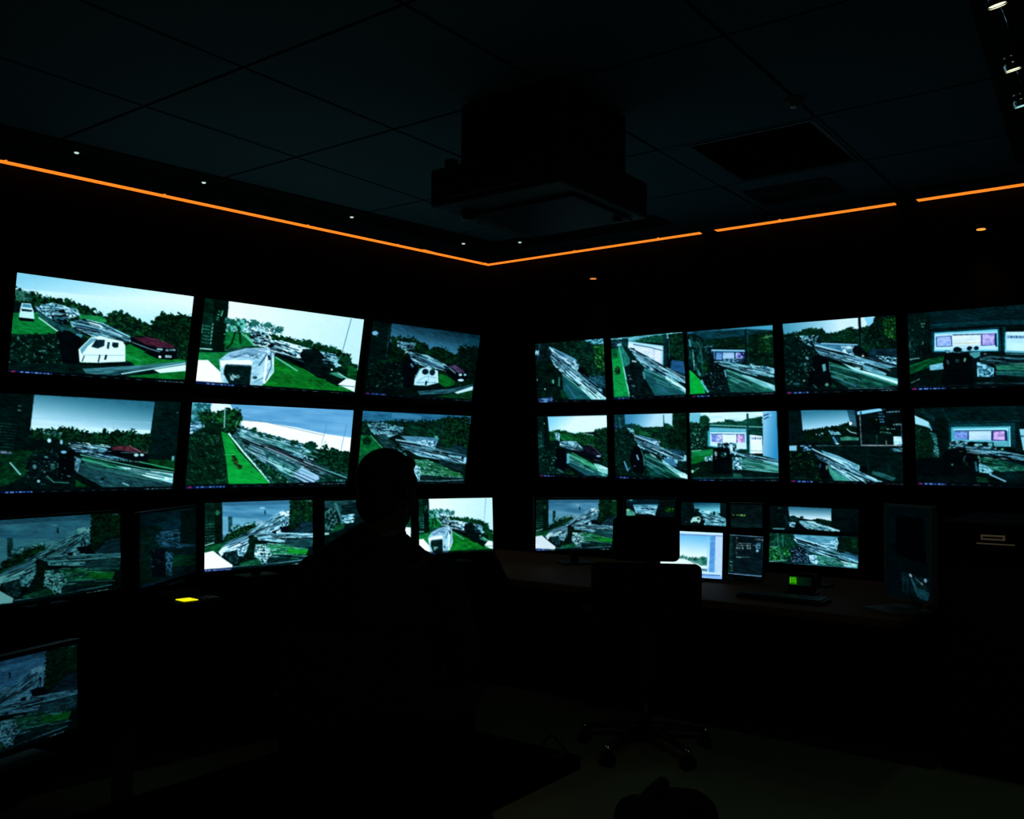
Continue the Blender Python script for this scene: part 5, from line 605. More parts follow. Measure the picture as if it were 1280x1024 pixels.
p.fill([(90,70),(290,75),(300,330),(90,340)], (2, 14, 16), (3, 24, 26), (50, 50)); p.dashes(185, 95, 215, 98, 26, (90, 130, 120), 3, (.3, .7)); p.dashes(160, 175, 200, 178, 12, (50, 80, 90), 4); p.dashes(165, 208, 185, 208, 8, (60, 100, 110), 5); p.line([(250,180),(280,290)], 18, (14, 44, 48)); p.line([(110,332),(240,336)], 16, (100, 140, 150)); p.fill([(770,100),(1090,120),(1090,380),(860,370)], (3, 20, 24), (2, 14, 16), (70, 60))
p.fill([(290,78),(770,102),(760,250),(560,240),(300,190)], (50, 110, 140), (205, 220, 230), g=(520, 90, 515, 210)); tree(p, [(295,200),(340,180),(390,210),(400,260),(300,260)], rag=(8, 10), lo=(3, 26, 30), hi=(10, 50, 50)); tree(p, [(540,240),(620,220),(700,235),(765,250),(760,300),(560,270)], rag=(6, 8), lo=(3, 22, 18), hi=(10, 44, 30)); p.ell(436, 203, 22, 12, (20, 50, 64)); p.streaks([(400,240),(560,250),(860,360),(780,370),(500,340),(420,290)], (60, 12, 24), thr=.5, bright=(170, 205, 215), dark=(4, 22, 26)); p.line([(500,250),(700,320),(850,368)], 14, (190, 220, 220)); p.line([(430,260),(540,335)], 13, (150, 190, 180)); p.streaks([(290,260),(370,260),(350,320),(300,310)], (16, 14), thr=.5, dark=(4, 20, 50)); p.fill([(370,260),(440,280),(460,340),(380,340)], (2, 10, 20), rag=(5, 8)); p.fill([(560,300),(700,330),(640,345)], (14, 60, 50))
p.fill([(60,342),(600,372),(1090,395),(1090,432),(600,410),(60,382)], (1, 4, 6))
p.fill([(75,380),(1062,437),(1045,805),(50,720)], (6, 50, 44), (12, 74, 60), (50, 40)); p.fill([(330,400),(840,435),(760,500),(500,500),(370,470)], (80, 140, 170), (130, 185, 210), (60, 18, 5)); tree(p, [(80,385),(340,400),(340,600),(280,720),(55,715)], rag=(6, 10), lo=(6, 50, 40), hi=(20, 90, 60), c3=(110, 180, 130)); p.fill([(60,560),(180,540),(330,560),(260,700),(60,700)], (20, 110, 50), (6, 64, 40), (26, 24), rag=(8, 10), c3=(90, 170, 90)); p.line([(160,390),(170,600),(210,690)], 16, (70, 140, 130), c2=(30, 90, 80), n=(14, 16)); p.line([(215,400),(215,540)], 16, (70, 140, 120), a=.7); p.line([(75,540),(150,545)], 9, (120, 180, 150)); p.dashes(60, 710, 260, 700, 14, (150, 190, 190), 3)
p.streaks([(330,450),(420,445),(500,500),(700,500),(820,450),(840,510),(800,600),(600,560),(380,510)], (40, 16, 12), thr=.42, bright=(175, 212, 235), dark=(16, 40, 70)); p.streaks([(380,520),(560,570),(800,640),(1045,690),(1045,740),(860,700),(560,620),(430,560)], (80, 14, 16), thr=.44, bright=(150, 200, 225), dark=(6, 24, 44)); p.line([(540,590),(800,670),(1045,750)], 12, (4, 16, 30)); tree(p, [(830,440),(1060,440),(1050,640),(900,620),(800,600),(830,520)], rag=(8, 10), lo=(3, 26, 20), hi=(8, 44, 30)); p.fill([(975,460),(1040,460),(1040,560),(980,560)], (30, 90, 40), (6, 50, 30), (16, 16), rag=(6, 8)); p.fill([(830,640),(900,610),(1045,660),(1045,700)], (60, 110, 150), (30, 70, 100), (30, 8, 10)); p.streaks([(800,480),(830,470),(810,600),(790,580)], (10, 24), thr=.3)
p.fill([(300,560),(420,540),(500,600),(500,740),(300,720)], (3, 16, 26), (50, 80, 110), (22, 18), rag=(6, 10), thr=.6, c3=(150, 170, 210), thr3=.8); p.streaks([(490,640),(580,640),(640,700),(580,750),(520,740)], (20, 22, 20), thr=.36, bright=(190, 220, 240), dark=(20, 60, 84)); p.fill([(580,640),(700,650),(1030,770),(900,780),(600,750)], (60, 140, 120), (20, 90, 70), (60, 12, 14), c3=(130, 195, 190), thr3=.7); p.fill([(840,710),(1040,750),(1030,805),(900,780)], (190, 225, 230), (110, 180, 170), (50, 14, 14)); p.line([(60,728),(540,755),(1030,800)], 9, (70, 120, 150))
p = pic('R', (1, 11, 14), dens=2.4)
p.fill([(145,140),(370,165),(365,540),(135,470)], (0, 2, 3)); p.fill([(60,560),(170,590),(170,760),(60,745)], (1, 10, 16)); p.fill([(170,600),(375,640),(365,800),(170,740)], (2, 14, 20), (6, 34, 40), (20, 26)); p.line([(190,630),(180,740)], 8, (14, 50, 60)); p.line([(215,640),(212,740)], 8, (10, 44, 54)); p.line([(245,640),(290,770)], 16, (40, 90, 104)); p.fill([(270,700),(370,740),(350,800),(290,780)], (30, 84, 96), (10, 50, 60), (16, 20)); p.ell(240, 622, 9, 15, (200, 220, 225), rot=-30); p.line([(270,640),(330,690)], 7, (90, 110, 120)); p.ell(347, 655, 11, 15, (170, 205, 245)); p.ell(318, 678, 7, 9, (160, 170, 180)); p.ell(320, 700, 12, 10, (20, 50, 20))
# -- long glints over the debris of each feed
CB = ((195, 228, 240), (150, 200, 220), (6, 20, 34), (4, 14, 24), (90, 140, 165))
p = P['L1a']; p.fan((440,330), (470,420), (800,455), (800,490), 34, 5, CB, 3, .5, -12); p.fan((260,240), (300,320), (480,270), (470,320), 22, 6, CB, 5, .5); p.specks([(260,240),(500,280),(480,320),(330,310)], 22, 6, [(230,242,245), (160,205,205)])
p.line([(505,335), (620,365), (800,455)], 5, (6, 22, 36)); p.line([(450,385), (560,440)], 8, (4, 16, 26)); p.fill([(100,150),(200,160),(205,225),(110,215)], (50, 110, 100), (120, 170, 165), (12, 10), thr=.55, a=.6)
p = P['L1b']; p.fan((560,350), (580,430), (800,420), (800,500), 34, 6, CB, 4, .6); p.fan((430,260), (450,380), (560,270), (590,380), 30, 6, CB + ((225,240,248),), 6, .5); p.fan((900,430), (930,500), (1040,450), (1050,520), 14, 5, CB, 7); p.fan((460,410), (300,440), (580,420), (470,490), 12, 6, ((235,246,252), (110,140,175), (150,180,205)), 8, .8)
p = P['L1c']; p.fan((540,330), (560,420), (880,460), (880,520), 34, 6, CB, 3, .5); p.fan((440,250), (460,320), (600,270), (600,330), 18, 6, CB, 5)
p = P['L2a']; p.fan((440,385), (460,430), (740,410), (740,500), 34, 5, CB, 3, .5); p.fan((540,480), (510,560), (1150,600), (1150,680), 26, 5, ((120, 180, 180), (30, 90, 80), (16, 50, 56), (60, 120, 120)), 9, .7); p.specks([(200,470),(460,440),(480,640),(180,660)], 16, 8, [(90,140,140), (60,110,90), (20,50,60)])
p = P['L2b']; p.fan((400,250), (470,400), (1140,560), (900,610), 60, 6, ((190, 222, 228), (110, 170, 175), (10, 40, 46), (6, 24, 34), (60, 120, 120)), 5, .4); p.fan((480,270), (520,320), (1000,400), (1000,500), 26, 5, ((190, 222, 228), (110, 170, 175), (10, 50, 50)), 6, .35)
p = P['L2c']; p.fan((430,330), (480,420), (1030,440), (1020,560), 60, 6, CB, 4, .45, -8); p.fan((200,200), (240,290), (500,230), (480,300), 30, 7, CB, 6, .5); p.fan((570,520), (600,640), (1000,600), (1000,650), 26, 6, ((90, 150, 120), (150, 200, 200), (8, 40, 34), (20, 90, 50)), 7, .5)
p = P['R1a']; p.fan((230,240), (250,420), (930,800), (800,900), 60, 12, CB, 4, .4); p.fan((240,260), (300,390), (610,460), (580,560), 26, 12, CB + ((190,210,240),), 5, .5); p.fan((740,610), (730,660), (930,640), (930,760), 14, 10, ((60, 130, 150), (10, 40, 54)), 6)
p = P['R1b']; p.fan((260,220), (380,420), (1000,640), (1000,740), 50, 11, CB, 4, .45); p.fan((490,540), (500,700), (1000,790), (900,870), 20, 14, ((80, 150, 150), (30, 100, 104), (20, 70, 84)), 5, .7)
p = P['R1c']; p.fan((350,510), (480,570), (1100,640), (1100,710), 50, 9, CB, 4, .4); p.fan((510,600), (540,740), (1110,840), (900,890), 22, 12, ((60, 130, 110), (20, 70, 64), (120, 180, 180)), 5, .6); p.fan((780,540), (780,580), (1100,590), (1100,640), 16, 8, CB, 6)
p = P['R1d']; p.fan((360,320), (420,430), (1190,520), (1100,620), 60, 8, CB, 4, .4); p.fan((530,510), (540,650), (1210,700), (900,750), 22, 10, ((60, 130, 110), (14, 60, 54), (100, 160, 160)), 5, .6); p.specks([(180,230),(400,235),(380,300),(220,300)], 20, 9, [(170,215,225), (120,170,190)])
p = P['R1e']; p.fan((800,580), (800,650), (1300,590), (1300,660), 22, 8, ((130, 185, 200), (40, 90, 100), (4, 24, 30)), 4, .5)
p = P['R2a']; p.fan((380,440), (390,520), (700,540), (690,600), 26, 9, CB, 4, .5); p.fan((510,590), (500,740), (1020,790), (900,920), 26, 14, ((60, 140, 110), (30, 90, 96), (120, 190, 170), (16, 70, 60)), 5, .6)
p = P['R2b']; p.fan((330,370), (360,470), (1040,640), (1000,740), 60, 10, CB, 4, .4); p.fan((470,620), (470,760), (1050,880), (800,930), 22, 14, ((60, 140, 120), (14, 60, 60), (100, 160, 170)), 5, .6)
p = P['R2c']; p.fan((620,560), (640,620), (1210,690), (1210,760), 26, 10, CB, 4, .5); p.fan((720,660), (730,780), (1210,770), (1210,860), 22, 12, ((120, 180, 170), (40, 110, 96), (30, 90, 84)), 5, .7)
p = P['R2d']; p.fan((280,460), (340,560), (1020,810), (720,830), 60, 9, CB, 4, .4)
p = P['R2e']; p.fan((620,520), (640,590), (1300,610), (1300,700), 40, 9, CB, 4, .4); p.fan((770,660), (800,760), (1300,740), (1300,820), 24, 9, ((30, 110, 84), (100, 160, 150), (6, 50, 44)), 5, .5)
for k in ('F', 'D', 'I', 'J'):
    p = P[k]; dk = {'F': 1, 'D': .6, 'I': .48, 'J': .85}[k]; t3 = (.62, .92, 1.0) if k in 'DI' else (1, 1, 1); c = tuple(tuple(v * dk * t for v, t in zip(x, t3)) for x in CB)
    p.fan((420,400), (560,410), (740,200), (830,260), 44, 7, c, 4, .5); p.fan((540,385), (560,430), (1020,385), (1020,425), 40, 7, c, 5, .35); p.fan((560,460), (560,580), (980,490), (980,600), 26, 7, tuple(tuple(v * dk * t for v, t in zip(x, t3)) for x in ((60, 150, 90), (140, 195, 190), (6, 50, 40), (12, 70, 60))), 6, .5); p.fan((260,500), (300,560), (480,410), (500,470), 18, 7, c, 7, .6)
p = P['Q']; p.fan((350,430), (400,540), (1045,640), (900,790), 60, 9, CB, 4, .4); p.fan((400,240), (430,300), (860,355), (780,370), 24, 7, CB, 5, .4)
p = P['K']; p.fan((150,115), (200,200), (430,120), (400,215), 18, 8, CB, 4, .5)
p = P['L']; p.fan((890,170), (960,300), (1215,270), (1215,350), 24, 8, CB, 4, .5)
# the narrow monitor right of the person repeats the finished second picture
p = P['H']; src = P['L1b']; acc = 0
for du in (-1, 0, 1):
    for dv in (-1, 0, 1): acc = acc + src.im[np.clip(iv + dv, 0, src.nv - 1), np.clip(iu + du, 0, src.nu - 1)]
p.im = acc / 9; p.im[-7:, :] *= .55
# -- the cameras' own harsh look: soft pixels, uneven grain, crushed shadows, a cold tint
def finish(p, k):
    im = p.im
    pad = np.pad(im, ((1, 1), (1, 1), (0, 0)), mode='edge'); im = (4 * im + 2 * (pad[:-2, 1:-1] + pad[2:, 1:-1] + pad[1:-1, :-2] + pad[1:-1, 2:]) + pad[:-2, :-2] + pad[2:, 2:] + pad[:-2, 2:] + pad[2:, :-2]) / 16
    iu = np.arange(p.nu)[None, :] + np.zeros((p.nv, 1)); iv = np.arange(p.nv)[:, None] + np.zeros((1, p.nu)); sd = sum(map(ord, k))
    a = .28 if k[0] in 'LR' else .1
    n = fbm((iu + iv * a) / 9, (iv - iu * a) / 3.2, sd, 3) - .5; n2 = fbm(iu / 26, iv / 20, sd + 9, 2) - .5
    lum = im.mean(-1) / 255
    gg = np.clip((im[..., 1] - np.maximum(im[..., 0], im[..., 2])) / 60, 0, 1); bb = np.clip((im[..., 2] - im[..., 0] - 20) / 60, 0, 1)
    m = 1 + (.75 * n + .4 * n2) * np.clip((.52 - lum) * 3.2, .03, 1) * (1 - .55 * gg) * (1 - .6 * bb); im = np.clip(im * m[..., None], 0, 255) / 255
    l = (im @ np.array([.3, .5, .2]))[..., None]; g = np.clip((im[..., 1] - np.maximum(im[..., 0], im[..., 2])) * 3, 0, 1)[..., None]
    c = im * (.46 + .54 * np.clip(l * 1.15, 0, 1) ** .6 + g * .06) if k not in 'MORE' else im
    c[..., 0] *= (.66 + .32 * c[..., 0] if k not in 'NMO' else .9); c[..., 2] *= 1.05; c[..., 1] *= 1.02
    c = np.clip(c * 1.06, 0, 1)
    gl = np.clip((.38 - l) * 4, 0, 1) * (g > 0); c = c * (1 - .14 * gl); c[..., 0] *= 1 - .45 * gl[..., 0]
    p.im = c * 255
for k, p in P.items(): finish(p, k)
e = P['E']; e.im *= (.30 + .55 * np.clip(1 - 2.2 * ((e.u - .52) ** 2 + (e.v - .5) ** 2), 0, 1))[..., None]
P['R'].im *= .62; P['D'].im[..., 2] *= .86; P['I'].im *= .95
# ---------------------------------------------------------------- lit strips, slots, grilles and lamps of the ceiling
def strip(s0, s1, F, label, a=None, b=None):
    q = [F(s0, 0.004) if a is None else a[0], F(s1, 0.004), F(s1, 0.062), F(s0, 0.062) if a is None else a[1]]
    t = thing('led_strip', label, 'light strip', (*(sum(q, Vector()) / 4).xy, CEIL), 0)
    o = Vector((t.location.x, t.location.y, 0)); bm = prism(B(), [p - o for p in q], 0.0, 0.006); obj('diffuser', bm, 'orange', t)
    obj('channel', prism(B(), [p - o for p in q], 0.0065, 0.03), 'slot', t)
strip(0, 9.1, LP, 'long unbroken orange light strip along the top of the left wall', a=(mitre(.004), mitre(0.062)))
strip(0, 1.93, RP, 'orange light strip on the right wall running into the room corner', a=(mitre(.004), mitre(0.062)))
strip(2.05, 3.24, RP, 'middle orange light strip on the right wall, between two gaps')
strip(3.37, 8.3, RP, 'orange light strip on the right wall cut by the right edge of the photo')
bm = prism(B(), [mitre(0.40), LP(9.0, 0.40), LP(9.0, 0.66), mitre(0.66), RP(1.9, 0.66), RP(1.9, 0.40)], CEIL - 0.010, CEIL - 0.001)
struct('trim_1', bm, 'slot')
bm = prism(B(), [RP(3.42, .24), RP(3.80, .24), RP(3.80, .31), RP(3.42, .31)], CEIL - 0.006, CEIL - 0.001); struct('trim_2', bm, 'slot')
bm = prism(B(), [RP(3.97, .5), RP(4.62, .5), RP(4.86, 6.4), RP(4.40, 6.4)], CEIL - 0.010, CEIL - 0.001); struct('trim_3', bm, 'slot')

def downlight(p, label):
    t = thing('downlight', label, 'ceiling light', (p.x, p.y, CEIL - 0.010), 0, 'small downlights in the dark ceiling slot')
    bm = B(); bmesh.ops.create_cone(bm, cap_ends=True, segments=20, radius1=.030, radius2=.034, depth=.008); bmesh.ops.translate(bm, verts=bm.verts, vec=(0, 0, -.004)); obj('ring', bm, 'metal', t, True)
    bm = B(); ball(bm, (0, 0, -.009), (.012, .012, .006), 12); obj('lens', bm, 'pale', t, True)
    l = bpy.data.lights.new('downlight_bulb', 'SPOT'); l.energy = .05; l.color = (.8, 1, .95); l.spot_size = 1.6; l.spot_blend = 1; l.shadow_soft_size = .012
    o = bpy.data.objects.new('bulb', l); COL.objects.link(o); o.parent = t; o.location = (0, 0, -.02)
downlight(LP(3.50, .55), 'small downlight in the ceiling slot, leftmost of the row along the left wall')
downlight(LP(2.79, .54), 'small downlight in the ceiling slot above the large white van screen')
downlight(LP(1.75, .53), 'small downlight in the ceiling slot, third from the left')
downlight(LP(0.74, .51), 'small downlight in the ceiling slot just left of the room corner')
downlight(RP(0.77, .60), 'small downlight in the ceiling slot just right of the room corner, beside the projector')

def spot(p, m, label, lean):
    t = thing('spotlight', label, 'ceiling spotlight', (p.x, p.y, CEIL - 0.010), 0)
    bm = B(); cyl(bm, (0, 0, 0), (0, 0, -.02), .020); obj('stem', bm, 'metal', t, True)
    bm = B(); a, b = Vector((-.02 * lean[0], -.02 * lean[1], -.015)), Vector((.02 * lean[0], .02 * lean[1], -.052))
    cyl(bm, a, b, .030, .034, 24); ball(bm, a, (.030, .030, .012), 16); obj('housing', bm, 'chrome', t, True)
    d = (b - a).normalized(); bm = B(); cyl(bm, b, b + d * .004, .026, .026, 24); obj('lens', bm, m, t, True)
    bm = B(); cyl(bm, b - d * .012, b + d * .008, .037, .034, 24, caps=False); obj('trim_ring', bm, 'chrome', t, True)
    bm = B(); tube(bm, [(.03, .04, -.008), (.09, .12, -.016), (.16, .22, -.016), (.20, .28, -.008)], .006); obj('conduit', bm, 'chrome', t, True)
    l = bpy.data.lights.new('spotlight_bulb', 'SPOT'); l.energy = .5; l.color = (1, .95, .62) if m == 'bright' else (.5, 1, .95); l.spot_size = 2.6; l.spot_blend = 1; l.shadow_soft_size = .03
    o = bpy.data.objects.new('bulb', l); COL.objects.link(o); o.parent = t; o.location = b + d * .03
spot(RP(4.21, 2.61), 'bright', 'pale yellow spotlight at the very top right corner of the photo', (.25, .1))
spot(RP(4.17, 2.01), 'bright', 'pale yellow spotlight, second down at the right edge of the ceiling', (.25, .1))
spot(RP(4.14, 1.58), 'cool', 'cyan tinted spotlight at the right edge, lowest of the three', (.25, .1))

def wallspot(s, m, en, label):
    p = RP(s, .10); t = thing('wall_spotlight', label, 'wall light', (p.x, p.y, 2.735), 0)
    bm = B(); cyl(bm, (0, 0, .004), (0, 0, .11), .032, .026, 24); obj('housing', bm, 'void', t, True)
    bm = B(); w = -nR * .10; tube(bm, [(0, 0, .08), (w.x * .6, w.y * .6, .09), (w.x, w.y, .09)], .009); obj('arm', bm, 'void', t, True)
    bm = B(); cyl(bm, (0, 0, 0), (0, 0, .004), .024, .024, 24); obj('lens', bm, m, t, True)
    l = bpy.data.lights.new('wall_spot_bulb', 'SPOT'); l.energy = en; l.color = (1, .42, .14); l.spot_size = 1.2; l.spot_blend = .9; l.shadow_soft_size = .02
    o = bpy.data.objects.new('bulb', l); COL.objects.link(o); o.parent = t; o.location = (0, 0, -.01); o.rotation_euler = (0, 0, 0)
wallspot(1.09, 'dimamber', .6, 'dim amber wall spotlight over the left end of the right wall')
wallspot(3.73, 'amber', 2.0, 'brighter amber wall spotlight at the right, under the last light strip')

# return-air grille (open dark bay) and its neighbours
def rframe(s, off, z, rz=None):
    p = RP(s, off, z); return p, math.atan2(dR.y, dR.x)
p, ang = rframe(2.985, 1.39, CEIL)
t = thing('return_air_grille', 'large dark square return-air grille set into the ceiling', 'air vent', p, ang)
bm = B()
for x, y, sx, sy in ((0, -.355, .65, .02), (0, .355, .65, .02), (-.315, 0, .02, .70), (.315, 0, .02, .70)): box(bm, (x, y, .004), (sx, sy, .016))
obj('frame', bm, 'metal', t)
bm = B()
for k in range(26): box(bm, (0, -.335 + k * .0268, .012), (.61, .003, .020), Matrix.Rotation(.7, 3, 'X'))
obj('louvres', bm, 'slot', t); obj('duct_box', box(B(), (0, 0, .16), (.62, .70, .25)), 'void', t)
p, ang = rframe(2.83, .66, CEIL - .001)
t = thing('ceiling_diffuser', 'pale ceiling air diffuser between the grille and the light strip', 'air vent', p, ang); obj('face_plate', box(B(), (0, 0, -.006), (.50, .34, .012), bev=.003), 'metal', t)
for k, r in enumerate((.06, .10, .14)):
    bm = B(); tube(bm, [(r * 1.5 * math.cos(a), r * math.sin(a), -.016) for a in np.linspace(0, 2 * PI, 33)], .004, 8); obj('ring', bm, 'metal', t, True)
p = RP(3.32, 2.03, CEIL - .001)
t = thing('smoke_detector', 'small round smoke detector on the ceiling above the dark grille', 'smoke detector', p, 0)
bm = B(); bmesh.ops.create_cone(bm, cap_ends=True, segments=28, radius1=.030, radius2=.046, depth=.026); bmesh.ops.translate(bm, verts=bm.verts, vec=(0, 0, -.013)); obj('cover', bm, 'grey', t, True)
bm = B(); cyl(bm, (0, 0, -.026), (0, 0, -.036), .016, .013); obj('sensor', bm, 'chrome', t, True)

# projector hanging from its housing
p, ang = rframe(2.34, 2.57, 2.50)
t = thing('projector', 'large black projector hanging under the ceiling near the room corner', 'projector', p, ang)
# local frame: x along the right wall away from the corner, y towards that wall
bm = B(); box(bm, (0, 0, .09), (.70, .73, .17), bev=.012); obj('body', bm, 'black', t)
bm = B(); box(bm, (.02, .06, -.004), (.56, .50, .010), bev=.003); obj('base_plate', bm, mat('projector_underside', (.012, .022, .030), .45, 0, .02), t)
bm = B(); cyl(bm, (-.26, -.20, -.03), (-.26, -.20, .01), .035, .04, 24); obj('foot', bm, 'black', t, True)
bm = B(); cyl(bm, (.26, .24, -.022), (.26, .24, .01), .024, .028, 24); obj('foot', bm, 'black', t, True)
bm = B(); cyl(bm, (-.40, .05, .09), (-.34, .05, .09), .06, .065, 28); cyl(bm, (-.405, .05, .09), (-.40, .05, .09), .066, .066, 28); obj('lens_barrel', bm, 'black', t, True)
bm = B(); box(bm, (-.22, -.10, .205), (.12, .16, .06), bev=.01); cyl(bm, (-.30, -.28, .17), (-.30, -.28, .23), .03, .03, 20); obj('hinge_block', bm, 'black', t)
bm = B(); box(bm, (.03, -.02, .335), (.54, .54, .27), bev=.01); obj('ceiling_housing', bm, 'black', t)
bm = B()
for k in range(14): box(bm, (.352, -.26 + k * .04, .09), (.004, .022, .11))
obj('vent_slats', bm, 'metal', t)
bm = B(); box(bm, (-.05, -.367, .03), (.42, .004, .008)); obj('edge_trim', bm, 'grey', t)

# ---------------------------------------------------------------- displays
def casing(parent, w, h, tilt, m, depth, z, bez='bezel'):
    bm = B(); W2, H2 = w + 2 * m, h + 2 * m
    for x, zz, sx, sz in ((0, h / 2 + m / 2, W2, m), (0, -h / 2 - m / 2, W2, m), (-w / 2 - m / 2, 0, m, h), (w / 2 + m / 2, 0, m, h)): box(bm, (x, .006, zz), (sx, .016, sz))
    box(bm, (0, .014 + depth * .25, 0), (W2, depth * .5, H2), bev=.004); box(bm, (0, .010 + depth * .7, 0), (W2 * .72, depth * .62, H2 * .72), bev=.008)
    o = obj('casing', bm, bez, parent); o.location = (0, 0, z); o.rotation_euler = (tilt, 0, 0); return o
def screen(parent, k, w, h, tilt, z):
    o = link('screen', P[k].mesh('screen', w, h), 'glow', parent); o.location = (0, 0, z); o.rotation_euler = (tilt, 0, 0); return o
def wall_display(k, F, d, n, s0, s1, zc, h, tilt, m, label, group):
    w = abs(s1 - s0); c = F((s0 + s1) / 2, .16, zc); a = -d if F is LP else d; ang = math.atan2(a.y, a.x); tl = math.radians(tilt)
    t = thing('wall_display', label, 'screen', (c.x, c.y, zc - h / 2), ang, group)
    casing(t, w, h, tl, m, .05, h / 2); screen(t, k, w, h, tl, h / 2)
    bm = B(); box(bm, (0, .105, h / 2), (.22, .10, .16)); box(bm, (0, .151, h / 2), (.34, .016, .26)); obj('wall_bracket', bm, 'metal', t)
GL, GR = 'large wall screens on the left wall', 'wall screens on the right wall'
for k, s0, s1, lab in (('L1a', 3.661, 2.671, 'large wall screen showing a white van and a dark red car on grass'), ('L1b', 2.598, 1.404, 'large wall screen showing a pale trailer with open dark back beside a green lawn'), ('L1c', 1.325, .275, 'dim wall screen showing a small white van under a dark sky, near the corner')):
    wall_display(k, LP, dL, nL, s0, s1, 2.091, .532, 10.2, .026, lab, GL)
for k, s0, s1, lab in (('L2a', 3.74, 2.729, 'wall screen showing a red-roofed car beyond a road, with dark bars at its sides'), ('L2b', 2.656, 1.47, 'wall screen showing a bright green lane beside a dirt bank under blue sky'), ('L2c', 1.39, .353, 'wall screen partly hidden by the seated person’s head, showing debris')):
    wall_display(k, LP, dL, nL, s0, s1, 1.444, .533, 7.2, .026, lab, GL)
for k, s0, s1, lab in (('R1a', .615, 1.231, 'wall screen showing a wooded slope and diagonal debris, top row by the corner'), ('R1b', 1.293, 1.872, 'wall screen showing a bright green strip at its left and a long white wall'), ('R1c', 1.900, 2.51, 'wall screen showing a bright green wedge in its lower left and a small billboard'), ('R1d', 2.578, 3.272, 'wall screen with a dark pole against the sky and a road at the bottom'), ('R1e', 3.34, 3.989, 'wall screen showing a lit billboard behind a black vehicle, top right')):
    wall_display(k, RP, dR, nR, s0, s1, 2.039, .456, 5.5, .010, lab, GR)
for k, s0, s1, lab in (('R2a', .637, 1.255, 'wall screen showing a dark car by a hedge under pale sky, beside the corner'), ('R2b', 1.318, 1.889, 'second-row wall screen with debris and tall dark tree, second from the corner'), ('R2c', 1.914, 2.534, 'wall screen with a billboard and a pale blue pillar at its right side'), ('R2d', 2.608, 3.296, 'wall screen split into two pictures and a dark text window'), ('R2e', 3.37, 4.002, 'wall screen with a billboard under a dark awning, second row at the right edge')):
    wall_display(k, RP, dR, nR, s0, s1, 1.474, .46, 3.2, .010, lab, GR)

DESK = .75
def monitor(k, c, w, h, yaw, tilt, label, group, m=.012, top=DESK, base=(.2, .15), fwd=0.0, bez='bezel', name='monitor'):
    t = thing(name, label, 'monitor', (c[0], c[1], top), math.radians(yaw), group); z = c[2] - top; tl = math.radians(tilt)
    casing(t, w, h, tl, m, .03, z, bez); screen(t, k, w, h, tl, z)
    bm = B(); bx, by = base; box(bm, (0, .03 - fwd, .006), (bx, by, .012), bev=.004); y = .045 + max(0, math.sin(tl)) * .05
    box(bm, (0, y, z / 2 + .01), (min(.05, w * .3), .016, z - .0), bev=.003); box(bm, (0, y - .008, z), (.07, .014, .07), bev=.003); obj('stand', bm, bez, t)
    return t
GM, GN = 'desk monitors along the left console', 'desk monitors on the right console'
monitor('D', (-1.928, 3.9, .957), .703, .34, 64.7, -3.0, 'desk monitor at the far left showing long wreckage under a dull blue sky', GM)
monitor('E', (-1.694, 4.6, .944), .653, .34, 87.0, -1.3, 'nearly dark desk monitor turned edge-on, between two brighter ones', GM)
monitor('F', (-1.323, 4.9, .975), .64, .348, 45.6, -2.2, 'desk monitor left of the person showing wreckage and a white bonnet corner', GM)
monitor('G', (-.813, 5.3, .982), .558, .318, 37.4, -2.3, 'desk monitor mostly hidden behind the person’s neck and shoulders', GM)
monitor('H', (-.329, 5.6, .975), .502, .329, 30.7, -3.6, 'desk monitor right of the person showing a pale trailer on bright grass', GM)
monitor('J', (.398, 5.6, .986), .515, .303, 14.0, .3, 'desk monitor right of the room corner showing wreckage with a white patch at lower left', GN)
monitor('K', (.80, 5.3, 1.088), .279, .136, -3.9, 0, 'small dim monitor just above the empty chair’s headrest', GN)
monitor('L', (1.082, 5.2, 1.081), .25, .128, -20.6, -3.7, 'small monitor on a tall stand directly above the bright white screen', GN, m=.008)
monitor('M', (1.298, 5.1, 1.079), .17, .128, -14, 0, 'small almost black monitor with a few yellow-green characters', GN, m=.008)
monitor('N', (.954, 4.9, .888), .334, .237, -27.6, -5.2, 'brightest desk monitor with a white and sky blue window', GN, m=.010, base=(.16, .13))
monitor('O', (1.242, 4.9, .884), .2, .209, -43.9, -5.6, 'small dark monitor showing lines of text, beside the bright white one', GN, m=.006, base=(.12, .10))
monitor('Q', (1.540, 4.72, 1.003), .455, .292, -36, -4.0, 'desk monitor with two stacked pictures, above the green lit display', GN, m=.008, base=(.16, .12))
monitor('R', (1.715, 4.0, .997), .24, .385, -67, 0, 'grey portrait monitor turned sideways with a night road at its bottom', GN, m=.012, bez='grey', base=(.2, .2), fwd=.09)
monitor('I', (-1.055, 1.95, .869), .382, .1885, 69, -2.9, 'nearest monitor at the lower left edge of the photo', None, top=.74, m=.01)

# ---------------------------------------------------------------- consoles, tables, rack
def slab(name, pts, z0, z1, m, parent=None, bev=0):
    bm = prism(B(), pts, z0, z1); 
    if bev: bmesh.ops.bevel(bm, geom=bm.edges[:], offset=bev, segments=2, profile=0.5, affect='EDGES')
    return obj(name, bm, m, parent)
t = thing('console_desk', 'long angled console desk that carries the monitors along both walls', 'desk', (0, 0, 0))
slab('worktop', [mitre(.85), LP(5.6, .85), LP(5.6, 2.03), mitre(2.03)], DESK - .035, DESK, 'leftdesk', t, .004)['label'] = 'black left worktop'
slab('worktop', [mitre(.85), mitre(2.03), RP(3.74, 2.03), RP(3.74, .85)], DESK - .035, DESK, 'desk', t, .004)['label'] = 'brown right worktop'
slab('front_panel', [mitre(1.40), LP(5.55, 1.40), LP(5.55, 1.42), mitre(1.42), RP(3.73, 1.42), RP(3.73, 1.40)], .0, DESK - .036, 'panel', t)
